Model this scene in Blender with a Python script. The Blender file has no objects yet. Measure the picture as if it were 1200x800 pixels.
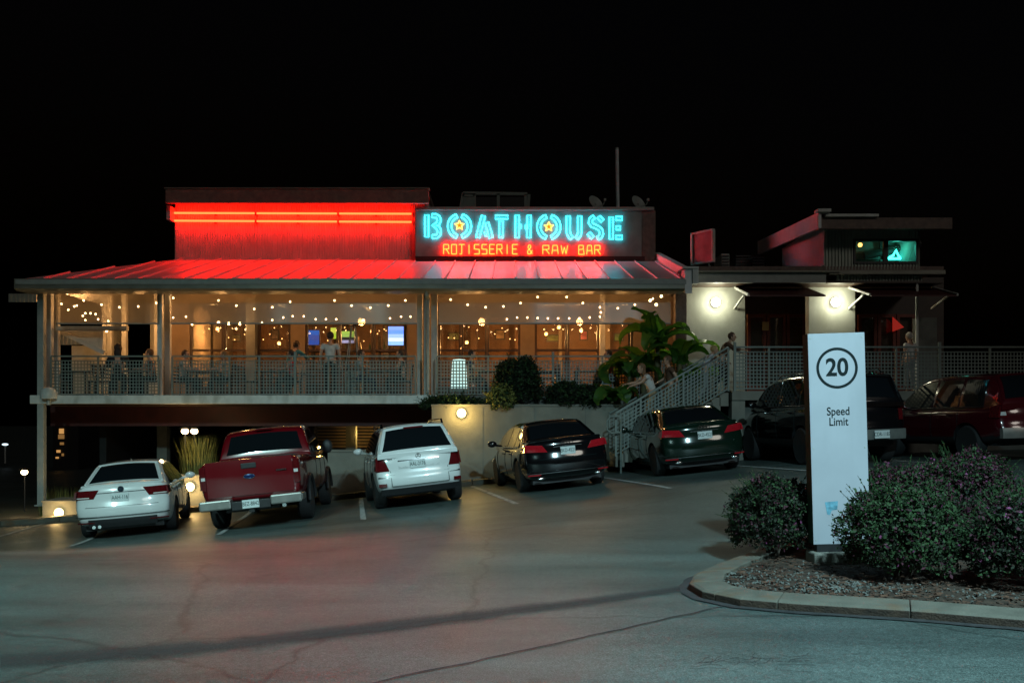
import bpy, bmesh, math, random
import numpy as np
from mathutils import Vector, Matrix, noise as mnoise
random.seed(7); rng = np.random.default_rng(7)
S = bpy.context.scene
COL = S.collection
F = 1050.0; EYE = 1.6; HY = 495.0

# ---------------------------------------------------------------- camera, sky, light, exposure
cam = bpy.data.cameras.new("camera"); camo = bpy.data.objects.new("camera", cam); COL.objects.link(camo)
camo.location = (0, 0, EYE); camo.rotation_euler = (math.radians(90), 0, 0)
cam.sensor_width = 36; cam.lens = 36 * F / 1200; cam.shift_y = (HY - 400) / 1200
cam.clip_start = 0.1; cam.clip_end = 2000
S.camera = camo
W = bpy.data.worlds.new("World"); S.world = W; W.use_nodes = True
wn = W.node_tree.nodes; wl = W.node_tree.links
sky = wn.new('ShaderNodeTexSky'); sky.sky_type = 'NISHITA'; sky.sun_disc = False
SUN_EL, SUN_AZ = math.radians(-4), math.radians(150)
sky.sun_elevation = SUN_EL; sky.sun_rotation = SUN_AZ
bg = wn['Background']; bg.inputs['Strength'].default_value = 0.05
wl.new(sky.outputs[0], bg.inputs['Color'])
S.view_settings.view_transform = 'Standard'; S.view_settings.look = 'None'
S.view_settings.exposure = 0; S.view_settings.gamma = 1
S.cycles.use_denoising = True
try: S.cycles.denoiser = 'OPENIMAGEDENOISE'
except Exception: pass
S.cycles.max_bounces = 6; S.cycles.transparent_max_bounces = 12
S.cycles.caustics_reflective = False; S.cycles.caustics_refractive = False
S.cycles.sample_clamp_indirect = 6
def lamp(name, kind, loc, power, color, size=0.1, rot=None, spot=None, blend=0.6):
    L = bpy.data.lights.new(name, kind); L.energy = power; L.color = color
    if kind in ('POINT', 'SPOT'): L.shadow_soft_size = size
    if kind == 'AREA': L.size = size
    if kind == 'SPOT': L.spot_size = math.radians(spot); L.spot_blend = blend
    o = bpy.data.objects.new(name, L); COL.objects.link(o); o.location = loc
    if rot: o.rotation_euler = rot
    return o
# the parking lot's mercury lamps stand behind the photographer
lamp('street_lamp_light', 'SPOT', (4.6, 1.2, 9.0), 9400, (0.56, 0.92, 1.0), 0.25, (math.radians(38), 0, math.radians(13)), 94, 1.0)
lamp('street_lamp_light', 'SPOT', (-8, 2.0, 9.2), 6600, (0.56, 0.95, 0.92), 0.3, (math.radians(39), 0, math.radians(-2)), 94, 1.0)
# faint light of the town sky, from in front of the building and to the right
sun = bpy.data.lights.new('sun', 'SUN'); sun.energy = 0.17; sun.angle = math.radians(12); sun.color = (1.0, .95, .84)
suno = bpy.data.objects.new('sun', sun); COL.objects.link(suno); suno.rotation_euler = (math.radians(62), 0, math.radians(28))

# ---------------------------------------------------------------- ground height
def sm(t): t = min(1, max(0, t)); return t * t * (3 - 2 * t)
def g(x, y):
    xc = x
    if x > 6: xc = 6 + (x - 6) * 0.3
    if x > 14: xc = 8.4
    if x < -6: xc = -6 + .68 * (x + 6)
    if x < -13: xc = -10.76 - 0.3 * (-13 - max(x, -40))
    a = 0.10 + 0.105 * xc
    t = sm((y - 10.0) / 7.0)
    b = 0.004 * max(-30, min(30, x))
    return t * a + (1 - t) * b
def at(px, py, y):
    return Vector(((px - 600) / F * y, y, EYE + (HY - py) / F * y))
def X(px, y): return (px - 600) / F * y
def Z(py, y): return EYE + (HY - py) / F * y

# ---------------------------------------------------------------- materials
MATS = {}
def nmat(name):
    m = bpy.data.materials.new(name); m.use_nodes = True
    return m, m.node_tree.nodes, m.node_tree.links, m.node_tree.nodes['Principled BSDF']
def mat(name, col, rough=0.6, metal=0.0, var=0.15, vs=6.0, bump=0.0, bs=60.0, coat=0.0, spec=0.5, stain=None, alpha=None, trans=0.0):
    if name in MATS: return MATS[name]
    m, n, l, p = nmat(name)
    c = (*col, 1)
    p.inputs['Base Color'].default_value = c
    p.inputs['Roughness'].default_value = rough; p.inputs['Metallic'].default_value = metal
    p.inputs['Specular IOR Level'].default_value = spec
    p.inputs['Coat Weight'].default_value = coat; p.inputs['Coat Roughness'].default_value = 0.04
    p.inputs['Transmission Weight'].default_value = trans
    tc = n.new('ShaderNodeTexCoord')
    if var > 0:
        nz = n.new('ShaderNodeTexNoise'); nz.inputs['Scale'].default_value = vs; nz.inputs['Detail'].default_value = 5
        l.new(tc.outputs['Object'], nz.inputs['Vector'])
        r = n.new('ShaderNodeValToRGB')
        r.color_ramp.elements[0].position = 0.3; r.color_ramp.elements[1].position = 0.7
        r.color_ramp.elements[0].color = (*[x * (1 - var) for x in col], 1)
        r.color_ramp.elements[1].color = (*[min(1, x * (1 + var)) for x in col], 1)
        l.new(nz.outputs['Fac'], r.inputs['Fac'])
        src = r.outputs['Color']
        if stain:
            n2 = n.new('ShaderNodeTexNoise'); n2.inputs['Scale'].default_value = stain[1]; n2.inputs['Detail'].default_value = 8
            mp = n.new('ShaderNodeMapping'); mp.inputs['Scale'].default_value = (1, 1, stain[2]); l.new(tc.outputs['Object'], mp.inputs['Vector'])
            l.new(mp.outputs[0], n2.inputs['Vector'])
            r2 = n.new('ShaderNodeValToRGB'); r2.color_ramp.elements[0].position = 0.5; r2.color_ramp.elements[1].position = 0.68
            l.new(n2.outputs['Fac'], r2.inputs['Fac'])
            mx = n.new('ShaderNodeMix'); mx.data_type = 'RGBA'
            l.new(r2.outputs['Color'], mx.inputs[0]); l.new(src, mx.inputs[6]); mx.inputs[7].default_value = (*stain[0], 1)
            src = mx.outputs[2]
        l.new(src, p.inputs['Base Color'])
        mr = n.new('ShaderNodeMapRange'); mr.inputs['To Min'].default_value = max(0.02, rough * 0.85); mr.inputs['To Max'].default_value = min(1, rough * 1.15)
        l.new(nz.outputs['Fac'], mr.inputs['Value']); l.new(mr.outputs[0], p.inputs['Roughness'])
    if bump > 0:
        nb = n.new('ShaderNodeTexNoise'); nb.inputs['Scale'].default_value = bs; nb.inputs['Detail'].default_value = 4
        l.new(tc.outputs['Object'], nb.inputs['Vector'])
        b = n.new('ShaderNodeBump'); b.inputs['Strength'].default_value = bump; b.inputs['Distance'].default_value = 0.02
        l.new(nb.outputs['Fac'], b.inputs['Height']); l.new(b.outputs[0], p.inputs['Normal'])
    MATS[name] = m; return m
def emis(name, col, strength):
    if name in MATS: return MATS[name]
    m, n, l, p = nmat(name)
    p.inputs['Base Color'].default_value = (*[min(1, c) * .5 for c in col], 1)
    p.inputs['Emission Color'].default_value = (*col, 1); p.inputs['Emission Strength'].default_value = strength
    MATS[name] = m; return m
def film(name, col, clear, rough=0.3, spec_fac=0.08, translucent=True):
    """a thin see-through sheet: vinyl curtain or pane"""
    if name in MATS: return MATS[name]
    m = bpy.data.materials.new(name); m.use_nodes = True; n = m.node_tree.nodes; l = m.node_tree.links; n.clear()
    out = n.new('ShaderNodeOutputMaterial'); tr = n.new('ShaderNodeBsdfTransparent')
    df = n.new('ShaderNodeBsdfDiffuse'); df.inputs[0].default_value = (*col, 1)
    tl = n.new('ShaderNodeBsdfTranslucent'); tl.inputs[0].default_value = (*col, 1)
    ad = n.new('ShaderNodeMixShader'); ad.inputs[0].default_value = 0.5
    l.new(df.outputs[0], ad.inputs[1]); l.new(tl.outputs[0], ad.inputs[2])
    mx = n.new('ShaderNodeMixShader'); mx.inputs[0].default_value = clear
    l.new(ad.outputs[0], mx.inputs[1]); l.new(tr.outputs[0], mx.inputs[2])
    nz = n.new('ShaderNodeTexNoise'); nz.inputs['Scale'].default_value = 1.6; nz.inputs['Detail'].default_value = 4
    tc = n.new('ShaderNodeTexCoord'); l.new(tc.outputs['Object'], nz.inputs[0])
    mr = n.new('ShaderNodeMapRange'); mr.inputs['To Min'].default_value = max(0, clear - .1); mr.inputs['To Max'].default_value = min(1, clear + .1)
    l.new(nz.outputs['Fac'], mr.inputs['Value']); l.new(mr.outputs[0], mx.inputs[0])
    gl = n.new('ShaderNodeBsdfGlossy'); gl.inputs['Roughness'].default_value = rough
    m2 = n.new('ShaderNodeMixShader'); m2.inputs[0].default_value = spec_fac
    l.new(mx.outputs[0], m2.inputs[1]); l.new(gl.outputs[0], m2.inputs[2]); l.new(m2.outputs[0], out.inputs[0])
    MATS[name] = m; return m

def asphalt():
    m, n, l, p = nmat('asphalt')
    tc = n.new('ShaderNodeTexCoord')
    def nz(s, d=6, vec=None, rough=.6):
        a = n.new('ShaderNodeTexNoise'); a.inputs['Scale'].default_value = s; a.inputs['Detail'].default_value = d; a.inputs['Roughness'].default_value = rough
        l.new(vec or tc.outputs['Object'], a.inputs['Vector']); return a.outputs['Fac']
    def ramp(f, a, b, ca, cb):
        r = n.new('ShaderNodeValToRGB'); r.color_ramp.elements[0].position = a; r.color_ramp.elements[1].position = b
        r.color_ramp.elements[0].color = (*ca, 1) if isinstance(ca, tuple) else (ca, ca, ca, 1)
        r.color_ramp.elements[1].color = (*cb, 1) if isinstance(cb, tuple) else (cb, cb, cb, 1)
        l.new(f, r.inputs[0]); return r.outputs[0]
    def mul(a, b):
        x = n.new('ShaderNodeMix'); x.data_type = 'RGBA'; x.blend_type = 'MULTIPLY'; x.inputs[0].default_value = 1
        l.new(a, x.inputs[6]); l.new(b, x.inputs[7]); return x.outputs[2]
    big = ramp(nz(.22, 5), .3, .7, (.042, .060, .058), (.070, .090, .084))
    mp = n.new('ShaderNodeMapping'); mp.inputs['Scale'].default_value = (.25, 1.3, 1); mp.inputs['Rotation'].default_value = (0, 0, .12)
    l.new(tc.outputs['Object'], mp.inputs[0])
    streak = ramp(nz(.9, 6, mp.outputs[0]), .35, .65, .78, 1.12)
    fine = ramp(nz(60, 4, None, .75), .32, .68, .45, 1.65)
    grit = ramp(nz(150, 2), .38, .72, .55, 2.0)
    oil = ramp(nz(1.4, 3), .62, .74, 1.0, .6)
    mid = ramp(nz(14, 6, None, .8), .3, .7, .72, 1.28)
    worn = ramp(nz(.5, 7, mp.outputs[0], .7), .42, .6, .82, 1.2)
    c = mul(mul(mul(mul(mul(mul(big, streak), fine), grit), oil), mid), worn)
    vo = n.new('ShaderNodeTexVoronoi'); vo.feature = 'DISTANCE_TO_EDGE'; vo.inputs['Scale'].default_value = .33
    wv = n.new('ShaderNodeTexNoise'); wv.inputs['Scale'].default_value = 1.8; wv.inputs['Detail'].default_value = 6; l.new(tc.outputs['Object'], wv.inputs[0])
    ma = n.new('ShaderNodeMix'); ma.data_type = 'VECTOR'; ma.inputs[0].default_value = .3
    l.new(tc.outputs['Object'], ma.inputs[4]); l.new(wv.outputs['Color'], ma.inputs[5]); l.new(ma.outputs[1], vo.inputs['Vector'])
    crack = ramp(vo.outputs['Distance'], .002, .006, .55, 1.0)
    l.new(mul(c, crack), p.inputs['Base Color'])
    p.inputs['Specular IOR Level'].default_value = .38
    rr = n.new('ShaderNodeMapRange'); rr.inputs['To Min'].default_value = .36; rr.inputs['To Max'].default_value = .58
    l.new(nz(.8, 4), rr.inputs['Value']); l.new(rr.outputs[0], p.inputs['Roughness'])
    b = n.new('ShaderNodeBump'); b.inputs['Strength'].default_value = .55; b.inputs['Distance'].default_value = .006
    l.new(nz(120, 3), b.inputs['Height']); l.new(b.outputs[0], p.inputs['Normal'])
    return m
M_ASPH = asphalt()
M_SEAM = mat('asphalt_seam', (.028, .028, .03), .8, var=.35, vs=14, bump=.6, bs=120)
M_CONC = mat('concrete', (.21, .205, .175), .85, var=.16, vs=3, bump=.35, bs=45, stain=((.2, .19, .16), 2.2, .35))
M_CONCD = mat('concrete_dark', (.16, .165, .15), .9, var=.25, vs=3, bump=.35, bs=45)
M_KERB = mat('kerb_concrete', (.105, .10, .08), .85, var=.2, vs=5, bump=.5, bs=70, stain=((.13, .075, .04), 2.6, 1))
M_WHITE = mat('white_painted_metal', (.62, .63, .60), .45, var=.1, vs=5, stain=((.42, .42, .38), 3, .4))
M_WHITEB = mat('bright_white_paint', (.80, .80, .80), .55, var=.06, vs=5)
M_GREY = mat('grey_painted_metal', (.34, .36, .34), .5, var=.12, vs=5)
M_RAIL = mat('rail_paint', (.18, .21, .19), .45, var=.12, vs=5)
M_GUTTER = mat('gutter_metal', (.24, .23, .19), .4, .3, var=.15, vs=3)
M_ROOF = mat('roof_metal', (.55, .55, .56), .42, .25, var=.08, vs=1.2)
M_CORR = mat('corrugated_metal', (.50, .49, .49), .5, .1, var=.12, vs=3)
M_CORRG = mat('grey_green_siding', (.34, .36, .31), .5, .2, var=.15, vs=3)
M_FASC = mat('dark_fascia', (.19, .13, .11), .7, var=.25, vs=8, bump=.3)
M_TAN = mat('tan_stucco', (.30, .22, .15), .85, var=.12, vs=3, bump=.3, bs=80)
M_WALLW = mat('pale_render', (.46, .47, .42), .85, var=.12, vs=2, bump=.3, bs=60, stain=((.36, .36, .31), 1.5, .5))
M_DRED = mat('dark_red_boards', (.055, .010, .009), .65, var=.3, vs=4)
M_WOOD = mat('brown_wood', (.17, .075, .03), .5, var=.35, vs=3)
M_WOODD = mat('dark_wood', (.05, .028, .018), .45, var=.3, vs=3)
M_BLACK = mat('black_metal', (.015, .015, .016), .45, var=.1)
M_RUB = mat('rubber', (.015, .015, .016), .8, var=.2, vs=20, bump=.3)
M_PLAST = mat('black_plastic', (.02, .02, .022), .5, var=.15, vs=20)
M_CHROME = mat('chrome', (.75, .76, .78), .14, 1.0, var=.05)
M_RIM = mat('wheel_alloy', (.45, .46, .48), .28, .9, var=.1)
M_GLASSC = mat('car_glass', (.006, .008, .010), .03, 0, var=0, coat=0, spec=.36)
M_LAMPR = mat('red_lens', (.10, .006, .008), .08, 0, var=.25, vs=40, coat=.8)
M_LAMPW = mat('clear_lens', (.65, .62, .6), .1, 0, var=.15, vs=40, coat=.8)
M_PLATE = mat('plate_white', (.62, .68, .68), .4, var=.06)
M_INK = mat('ink', (.010, .017, .018), .8, var=0, spec=.1)
M_STRIPE = mat('road_paint', (.42, .43, .42), .7, var=.3, vs=14, bump=.3, stain=((.12, .12, .12), 9, 1))
M_CURT = film('clear_vinyl', (.42, .37, .27), .38)
M_PANE = film('window_glass', (.10, .08, .05), .86, .03, .06)
M_SOIL = mat('mulch_soil', (.045, .028, .018), .95, var=.5, vs=9, bump=1.0, bs=60)
M_GRAV = mat('gravel', (.10, .105, .095), .8, var=.4, vs=8)
M_BARK = mat('bark_chip', (.075, .035, .02), .9, var=.4, vs=10)
M_STEM = mat('bark', (.05, .035, .025), .9, var=.3)
def leafm(name, col, rough=.7):
    m = mat(name, col, rough, var=.3, vs=7, spec=.25); 
    p = m.node_tree.nodes['Principled BSDF']; p.inputs['Subsurface Weight'].default_value = 0
    return m
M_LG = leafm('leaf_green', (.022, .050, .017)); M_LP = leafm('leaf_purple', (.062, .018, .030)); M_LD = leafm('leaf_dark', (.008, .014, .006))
M_LB = leafm('banana_leaf', (.055, .14, .028), .4)
_n, _l = M_LB.node_tree.nodes, M_LB.node_tree.links; _t = _n.new('ShaderNodeBsdfTranslucent'); _t.inputs[0].default_value = (.13, .34, .03, 1)
_m = _n.new('ShaderNodeMixShader'); _m.inputs[0].default_value = .45; _l.new(_n['Principled BSDF'].outputs[0], _m.inputs[1]); _l.new(_t.outputs[0], _m.inputs[2]); _l.new(_m.outputs[0], _n['Material Output'].inputs[0]); M_LF = leafm('flower_pink', (.15, .035, .10))
M_GRASS = leafm('tall_grass', (.22, .21, .06))

# ---------------------------------------------------------------- mesh builder
class MB:
    def __init__(s): s.v = []; s.f = []; s.m = []; s.mi = 0
    def add(s, vs, fs):
        b = len(s.v); s.v += [tuple(v) for v in vs]; s.f += [tuple(i + b for i in f) for f in fs]; s.m += [s.mi] * len(fs); return s
    def box(s, c, d, rot=None):
        cx, cy, cz = c; a, b, e = d[0] / 2, d[1] / 2, d[2] / 2
        vs = [Vector((x * a, y * b, z * e)) for x in (-1, 1) for y in (-1, 1) for z in (-1, 1)]
        if rot is not None: vs = [rot @ v for v in vs]
        return s.add([v + Vector(c) for v in vs], [(0, 1, 3, 2), (4, 6, 7, 5), (0, 4, 5, 1), (2, 3, 7, 6), (0, 2, 6, 4), (1, 5, 7, 3)])
    def b2(s, x0, x1, y0, y1, z0, z1): return s.box(((x0 + x1) / 2, (y0 + y1) / 2, (z0 + z1) / 2), (abs(x1 - x0), abs(y1 - y0), abs(z1 - z0)))
    def bar(s, a, b, w, h=None, up=(0, 0, 1)):
        a = Vector(a); b = Vector(b); d = b - a; L = d.length
        if L < 1e-6: return s
        d.normalize(); u = Vector(up)
        if abs(d.dot(u)) > .97: u = Vector((0, 1, 0))
        r = d.cross(u).normalized(); u = r.cross(d)
        M = Matrix((r, d, u)).transposed()
        return s.box((a + b) / 2, (w, L, h or w), M)
    def tube(s, pts, r, n=8, closed=False, caps=True):
        P = [Vector(p) for p in pts]; N = len(P); rs = r if isinstance(r, (list, tuple)) else [r] * N
        vs = []; prev = None
        for i, p in enumerate(P):
            if closed: t = P[(i + 1) % N] - P[i - 1]
            else: t = P[min(i + 1, N - 1)] - P[max(i - 1, 0)]
            if t.length < 1e-9: t = Vector((0, 0, 1))
            t.normalize()
            u = prev if prev is not None else (Vector((0, 0, 1)) if abs(t.z) < .9 else Vector((0, 1, 0)))
            u = (u - t * u.dot(t)); 
            if u.length < 1e-6: u = Vector((1, 0, 0)) - t * t.x
            u.normalize(); prev = u; w = t.cross(u)
            for k in range(n):
                a = 2 * math.pi * k / n; vs.append(p + (u * math.cos(a) + w * math.sin(a)) * rs[i])
        fs = []
        for i in range(N if closed else N - 1):
            j = (i + 1) % N
            for k in range(n): k2 = (k + 1) % n; fs.append((i * n + k, i * n + k2, j * n + k2, j * n + k))
        if not closed and caps: fs.append(tuple(range(n))[::-1]); fs.append(tuple((N - 1) * n + k for k in range(n)))
        return s.add(vs, fs)
    def lathe(s, prof, c=(0, 0, 0), n=20, axis='z', rot=None):
        vs = []; c = Vector(c)
        for (r, h) in prof:
            for k in range(n):
                a = 2 * math.pi * k / n; x, y = r * math.cos(a), r * math.sin(a)
                v = Vector((x, y, h)) if axis == 'z' else (Vector((h, x, y)) if axis == 'x' else Vector((x, -h, y)))
                if rot is not None: v = rot @ v
                vs.append(v + c)
        fs = []
        for i in range(len(prof) - 1):
            for k in range(n): k2 = (k + 1) % n; fs.append((i * n + k, i * n + k2, (i + 1) * n + k2, (i + 1) * n + k))
        if prof[0][0] > 1e-5: fs.append(tuple(range(n))[::-1])
        if prof[-1][0] > 1e-5: fs.append(tuple((len(prof) - 1) * n + k for k in range(n)))
        return s.add(vs, fs)
    def sphere(s, c, r, n=12, m=8, sc=(1, 1, 1)):
        pr = [(r * math.sin(math.pi * i / m), -r * math.cos(math.pi * i / m)) for i in range(m + 1)]
        b = len(s.v); s.lathe(pr, (0, 0, 0), n)
        for i in range(b, len(s.v)):
            v = s.v[i]; s.v[i] = (v[0] * sc[0] + c[0], v[1] * sc[1] + c[1], v[2] * sc[2] + c[2])
        return s
    def prism(s, poly, axis, a, b):
        """poly of 2d points extruded along axis from a to b"""
        def mk(p, t):
            return (t, p[0], p[1]) if axis == 'x' else ((p[0], t, p[1]) if axis == 'y' else (p[0], p[1], t))
        n = len(poly); vs = [mk(p, a) for p in poly] + [mk(p, b) for p in poly]
        return s.add(vs, [tuple(range(n))[::-1], tuple(range(n, 2 * n))] + [(i, (i + 1) % n, n + (i + 1) % n, n + i) for i in range(n)])
    def build(s, name, mats, parent=None, smooth=False, bevel=0, mesh_only=False):
        me = bpy.data.meshes.new(name); me.from_pydata(s.v, [], s.f)
        for m in (mats if isinstance(mats, (list, tuple)) else [mats]): me.materials.append(m)
        me.polygons.foreach_set('material_index', s.m)
        bm = bmesh.new(); bm.from_mesh(me); bmesh.ops.recalc_face_normals(bm, faces=bm.faces); bm.to_mesh(me); bm.free()
        if smooth:
            me.polygons.foreach_set('use_smooth', [True] * len(me.polygons))
            try: me.set_sharp_from_angle(angle=math.radians(38))
            except Exception: pass
        me.update()
        if mesh_only: return me
        o = obj(name, me, parent)
        if bevel:
            bv = o.modifiers.new('bevel', 'BEVEL'); bv.width = bevel; bv.segments = 2; bv.limit_method = 'ANGLE'
        return o
def obj(name, me, parent=None):
    o = bpy.data.objects.new(name, me); COL.objects.link(o)
    if parent: o.parent = parent
    return o
def tag(o, label=None, cat=None, group=None, kind=None):
    if label: o['label'] = label
    if cat: o['category'] = cat
    if group: o['group'] = group
    if kind: o['kind'] = kind
    return o
def thing(name, label, cat, loc=(0, 0, 0), rz=0, group=None):
    o = bpy.data.objects.new(name, None); COL.objects.link(o); o.empty_display_size = .2
    o.location = loc; o.rotation_euler = (0, 0, rz); return tag(o, label, cat, group)
def shift(mb, d):
    mb.v = [(v[0] - d[0], v[1] - d[1], v[2] - d[2]) for v in mb.v]; return mb
class Th:
    """a thing whose parts are given in world coordinates"""
    def __init__(s, name, label, cat, base, group=None):
        s.b = Vector(base); s.e = thing(name, label, cat, base, 0, group)
    def part(s, mb, name, mats, parent=None, label=None, kind=None, **k):
        shift(mb, s.b); o = mb.build(name, mats, parent or s.e, **k); tag(o, label, kind=kind); return o
def dup(root, loc, rz=None, label=None, group=None):
    r = root.copy(); COL.objects.link(r); r.location = loc
    if rz is not None: r.rotation_euler[2] = rz
    if label: r['label'] = label
    if group: r['group'] = group
    def rec(src, dst):
        for ch in list(src.children):
            c = ch.copy(); COL.objects.link(c); c.parent = dst; rec(ch, c)
    rec(root, r); return r
def text_mesh(txt, size, depth=.002, bold=0.0, sx=1.0, spacing=1.0):
    cu = bpy.data.curves.new('text', 'FONT'); cu.body = txt; cu.size = size; cu.align_x = 'CENTER'; cu.align_y = 'CENTER'
    cu.extrude = depth; cu.offset = bold; cu.space_character = spacing; cu.space_line = .9
    o = bpy.data.objects.new('text', cu); COL.objects.link(o)
    dg = bpy.context.evaluated_depsgraph_get(); me = bpy.data.meshes.new_from_object(o.evaluated_get(dg))
    bpy.data.objects.remove(o); bpy.data.curves.remove(cu)
    if sx != 1:
        for v in me.vertices: v.co.x *= sx
    return me
def text_obj(name, txt, size, m, parent, loc, rot=(math.pi / 2, 0, 0), **k):
    me = text_mesh(txt, size, **k); me.materials.clear(); me.materials.append(m)
    o = obj(name, me, parent); o.location = loc; o.rotation_euler = rot; return o
def drape(pts_l, pts_r, off):
    mb = MB(); n = len(pts_l); vs = []
    for a, b in zip(pts_l, pts_r):
        vs += [(a[0], a[1], g(*a) + off), (b[0], b[1], g(*b) + off)]
    mb.add(vs, [(2 * i, 2 * i + 1, 2 * i + 3, 2 * i + 2) for i in range(n - 1)]); return mb
# ================================================================ THE SETTING
def frange(a, b, s): 
    n = max(1, int(round((b - a) / s))); return [a + (b - a) * i / n for i in range(n + 1)]
KY = 22.75          # front face of the kerb along the building
gx = [-900, -400, -150, -70, -40, -30, -24] + frange(-20, 16, .4) + [18, 22, 30, 40, 70, 150, 400, 900]
gy = [-200, -60, -20, -8, -3] + frange(0, 24, .4) + [26, 30, 40, 60, 120, 300, 900]
vs = [(x, y, g(x, y)) for y in gy for x in gx]; nx = len(gx)
mb = MB(); mb.add(vs, [(j * nx + i, j * nx + i + 1, (j + 1) * nx + i + 1, (j + 1) * nx + i) for j in range(len(gy) - 1) for i in range(nx - 1)])
o = mb.build('ground', M_ASPH, smooth=True); tag(o, kind='structure')
# dark gutter band and the sealed joint crossing the asphalt, measured on the ground
def gp(px, py):   # point on the ground seen at this direction, found by marching
    y = 3.0
    for _ in range(4000):
        z = EYE + (HY - py) / F * y; x = (px - 600) / F * y
        if z <= g(x, y): break
        y += .02
    return (x, y)
up = [gp(*p) for p in [(0, 768), (150, 758), (300, 745), (450, 728), (600, 711), (720, 697), (800, 687), (845, 682)]]
lo = [gp(*p) for p in [(0, 787), (150, 776), (300, 762), (450, 744), (600, 723), (720, 707), (800, 694), (845, 686)]]
def dens(p, k=8): 
    out = []
    for a, b in zip(p, p[1:]): out += [(a[0] + (b[0] - a[0]) * i / k, a[1] + (b[1] - a[1]) * i / k) for i in range(k)]
    return out + [p[-1]]
def wob(p, amp, f=3): return [(a + amp * mnoise.noise(Vector((a * f, b * f, 3))), b + amp * mnoise.noise(Vector((a * f, b * f, 9)))) for a, b in p]
def worn_sheet():
    m, n, l, p = nmat('old_dark_asphalt'); p.inputs['Roughness'].default_value = .75
    tc = n.new('ShaderNodeTexCoord'); at_ = n.new('ShaderNodeAttribute'); at_.attribute_name = 'wear'
    nz = n.new('ShaderNodeTexNoise'); nz.inputs['Scale'].default_value = 70; nz.inputs['Detail'].default_value = 4; l.new(tc.outputs['Object'], nz.inputs[0])
    nb = n.new('ShaderNodeTexNoise'); nb.inputs['Scale'].default_value = 2.2; nb.inputs['Detail'].default_value = 5; l.new(tc.outputs['Object'], nb.inputs[0])
    r = n.new('ShaderNodeValToRGB'); r.color_ramp.elements[0].color = (.012, .012, .013, 1); r.color_ramp.elements[1].color = (.045, .045, .046, 1); l.new(nz.outputs[0], r.inputs[0]); l.new(r.outputs[0], p.inputs[0])
    s1 = n.new('ShaderNodeMath'); s1.operation = 'MULTIPLY_ADD'; l.new(nz.outputs[0], s1.inputs[0]); s1.inputs[1].default_value = 1.5; s1.inputs[2].default_value = -1.75
    s2 = n.new('ShaderNodeMath'); s2.operation = 'MULTIPLY_ADD'; l.new(nb.outputs[0], s2.inputs[0]); s2.inputs[1].default_value = 1.6; l.new(s1.outputs[0], s2.inputs[2])
    s3 = n.new('ShaderNodeMath'); s3.operation = 'MULTIPLY_ADD'; l.new(at_.outputs['Fac'], s3.inputs[0]); s3.inputs[1].default_value = 1.5; l.new(s2.outputs[0], s3.inputs[2]); s3.use_clamp = True
    s4 = n.new('ShaderNodeMath'); s4.operation = 'MULTIPLY'; l.new(s3.outputs[0], s4.inputs[0]); l.new(at_.outputs['Fac'], s4.inputs[1])
    s5 = n.new('ShaderNodeMath'); s5.operation = 'MULTIPLY'; s5.use_clamp = True; l.new(s4.outputs[0], s5.inputs[0]); s5.inputs[1].default_value = .7
    l.new(s5.outputs[0], p.inputs['Alpha']); return m
def lerp2(a, b, t): return (a[0] + (b[0] - a[0]) * t, a[1] + (b[1] - a[1]) * t)
U_, L_ = dens(up), dens(lo); NB = 6; m = MB(); vs = []; wear = []
for a_, b_ in zip(U_, L_):
    for k in range(NB + 1):
        q = lerp2(a_, b_, -.4 + 1.7 * k / NB); vs.append((q[0], q[1], g(*q) + .008)); wear.append(math.sin(math.pi * k / NB) ** 1.6)
m.add(vs, [(i * (NB + 1) + k, i * (NB + 1) + k + 1, (i + 1) * (NB + 1) + k + 1, (i + 1) * (NB + 1) + k) for i in range(len(U_) - 1) for k in range(NB)])
o = m.build('asphalt_gutter', worn_sheet()); atr = o.data.attributes.new('wear', 'FLOAT', 'POINT'); atr.data.foreach_set('value', wear); tag(o, kind='structure')
cr = wob(dens([gp(*p) for p in [(430, 803), (560, 775), (700, 744), (790, 724), (850, 711)]], 14), .03, 5)
tag(drape([(a, b + .012) for a, b in cr], [(a, b - .012) for a, b in cr], .010).build('sealed_crack', M_SEAM), kind='structure')
# crazed patch lower right
cm = MB(); rc = random.Random(3)
for k in range(26):
    px, py = rc.uniform(800, 935), rc.uniform(770, 786); p0 = gp(px, py); a = rc.uniform(-.5, .5) + rc.choice((0, 0, 1.3)); pts = [p0]
    for q in range(4): a += rc.uniform(-.7, .7); pts.append((pts[-1][0] + .06 * math.cos(a), pts[-1][1] + .06 * math.sin(a)))
    for a_, b_ in zip(pts, pts[1:]): cm.add([(a_[0], a_[1], g(*a_) + .006), (b_[0], b_[1], g(*b_) + .006), (b_[0], b_[1] + .006, g(*b_) + .006), (a_[0], a_[1] + .006, g(*a_) + .006)], [(0, 1, 2, 3)])
tag(cm.build('crazed_asphalt_cracks', M_SEAM), kind='structure')
# parking stripes
for xm in (-11.2, -8.6, -5.9, -3.25, -.45, 2.35, 5.15, 7.9, 10.7):
    ang = math.radians(10); pts = []
    for t in frange(-3.1, 3.1, .5): pts.append((xm - t * math.sin(ang), 19.4 + t * math.cos(ang)))
    tag(drape([(a - .05, b) for a, b in pts], [(a + .05, b) for a, b in pts], .012).build('parking_stripe', M_STRIPE), kind='structure')
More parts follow.
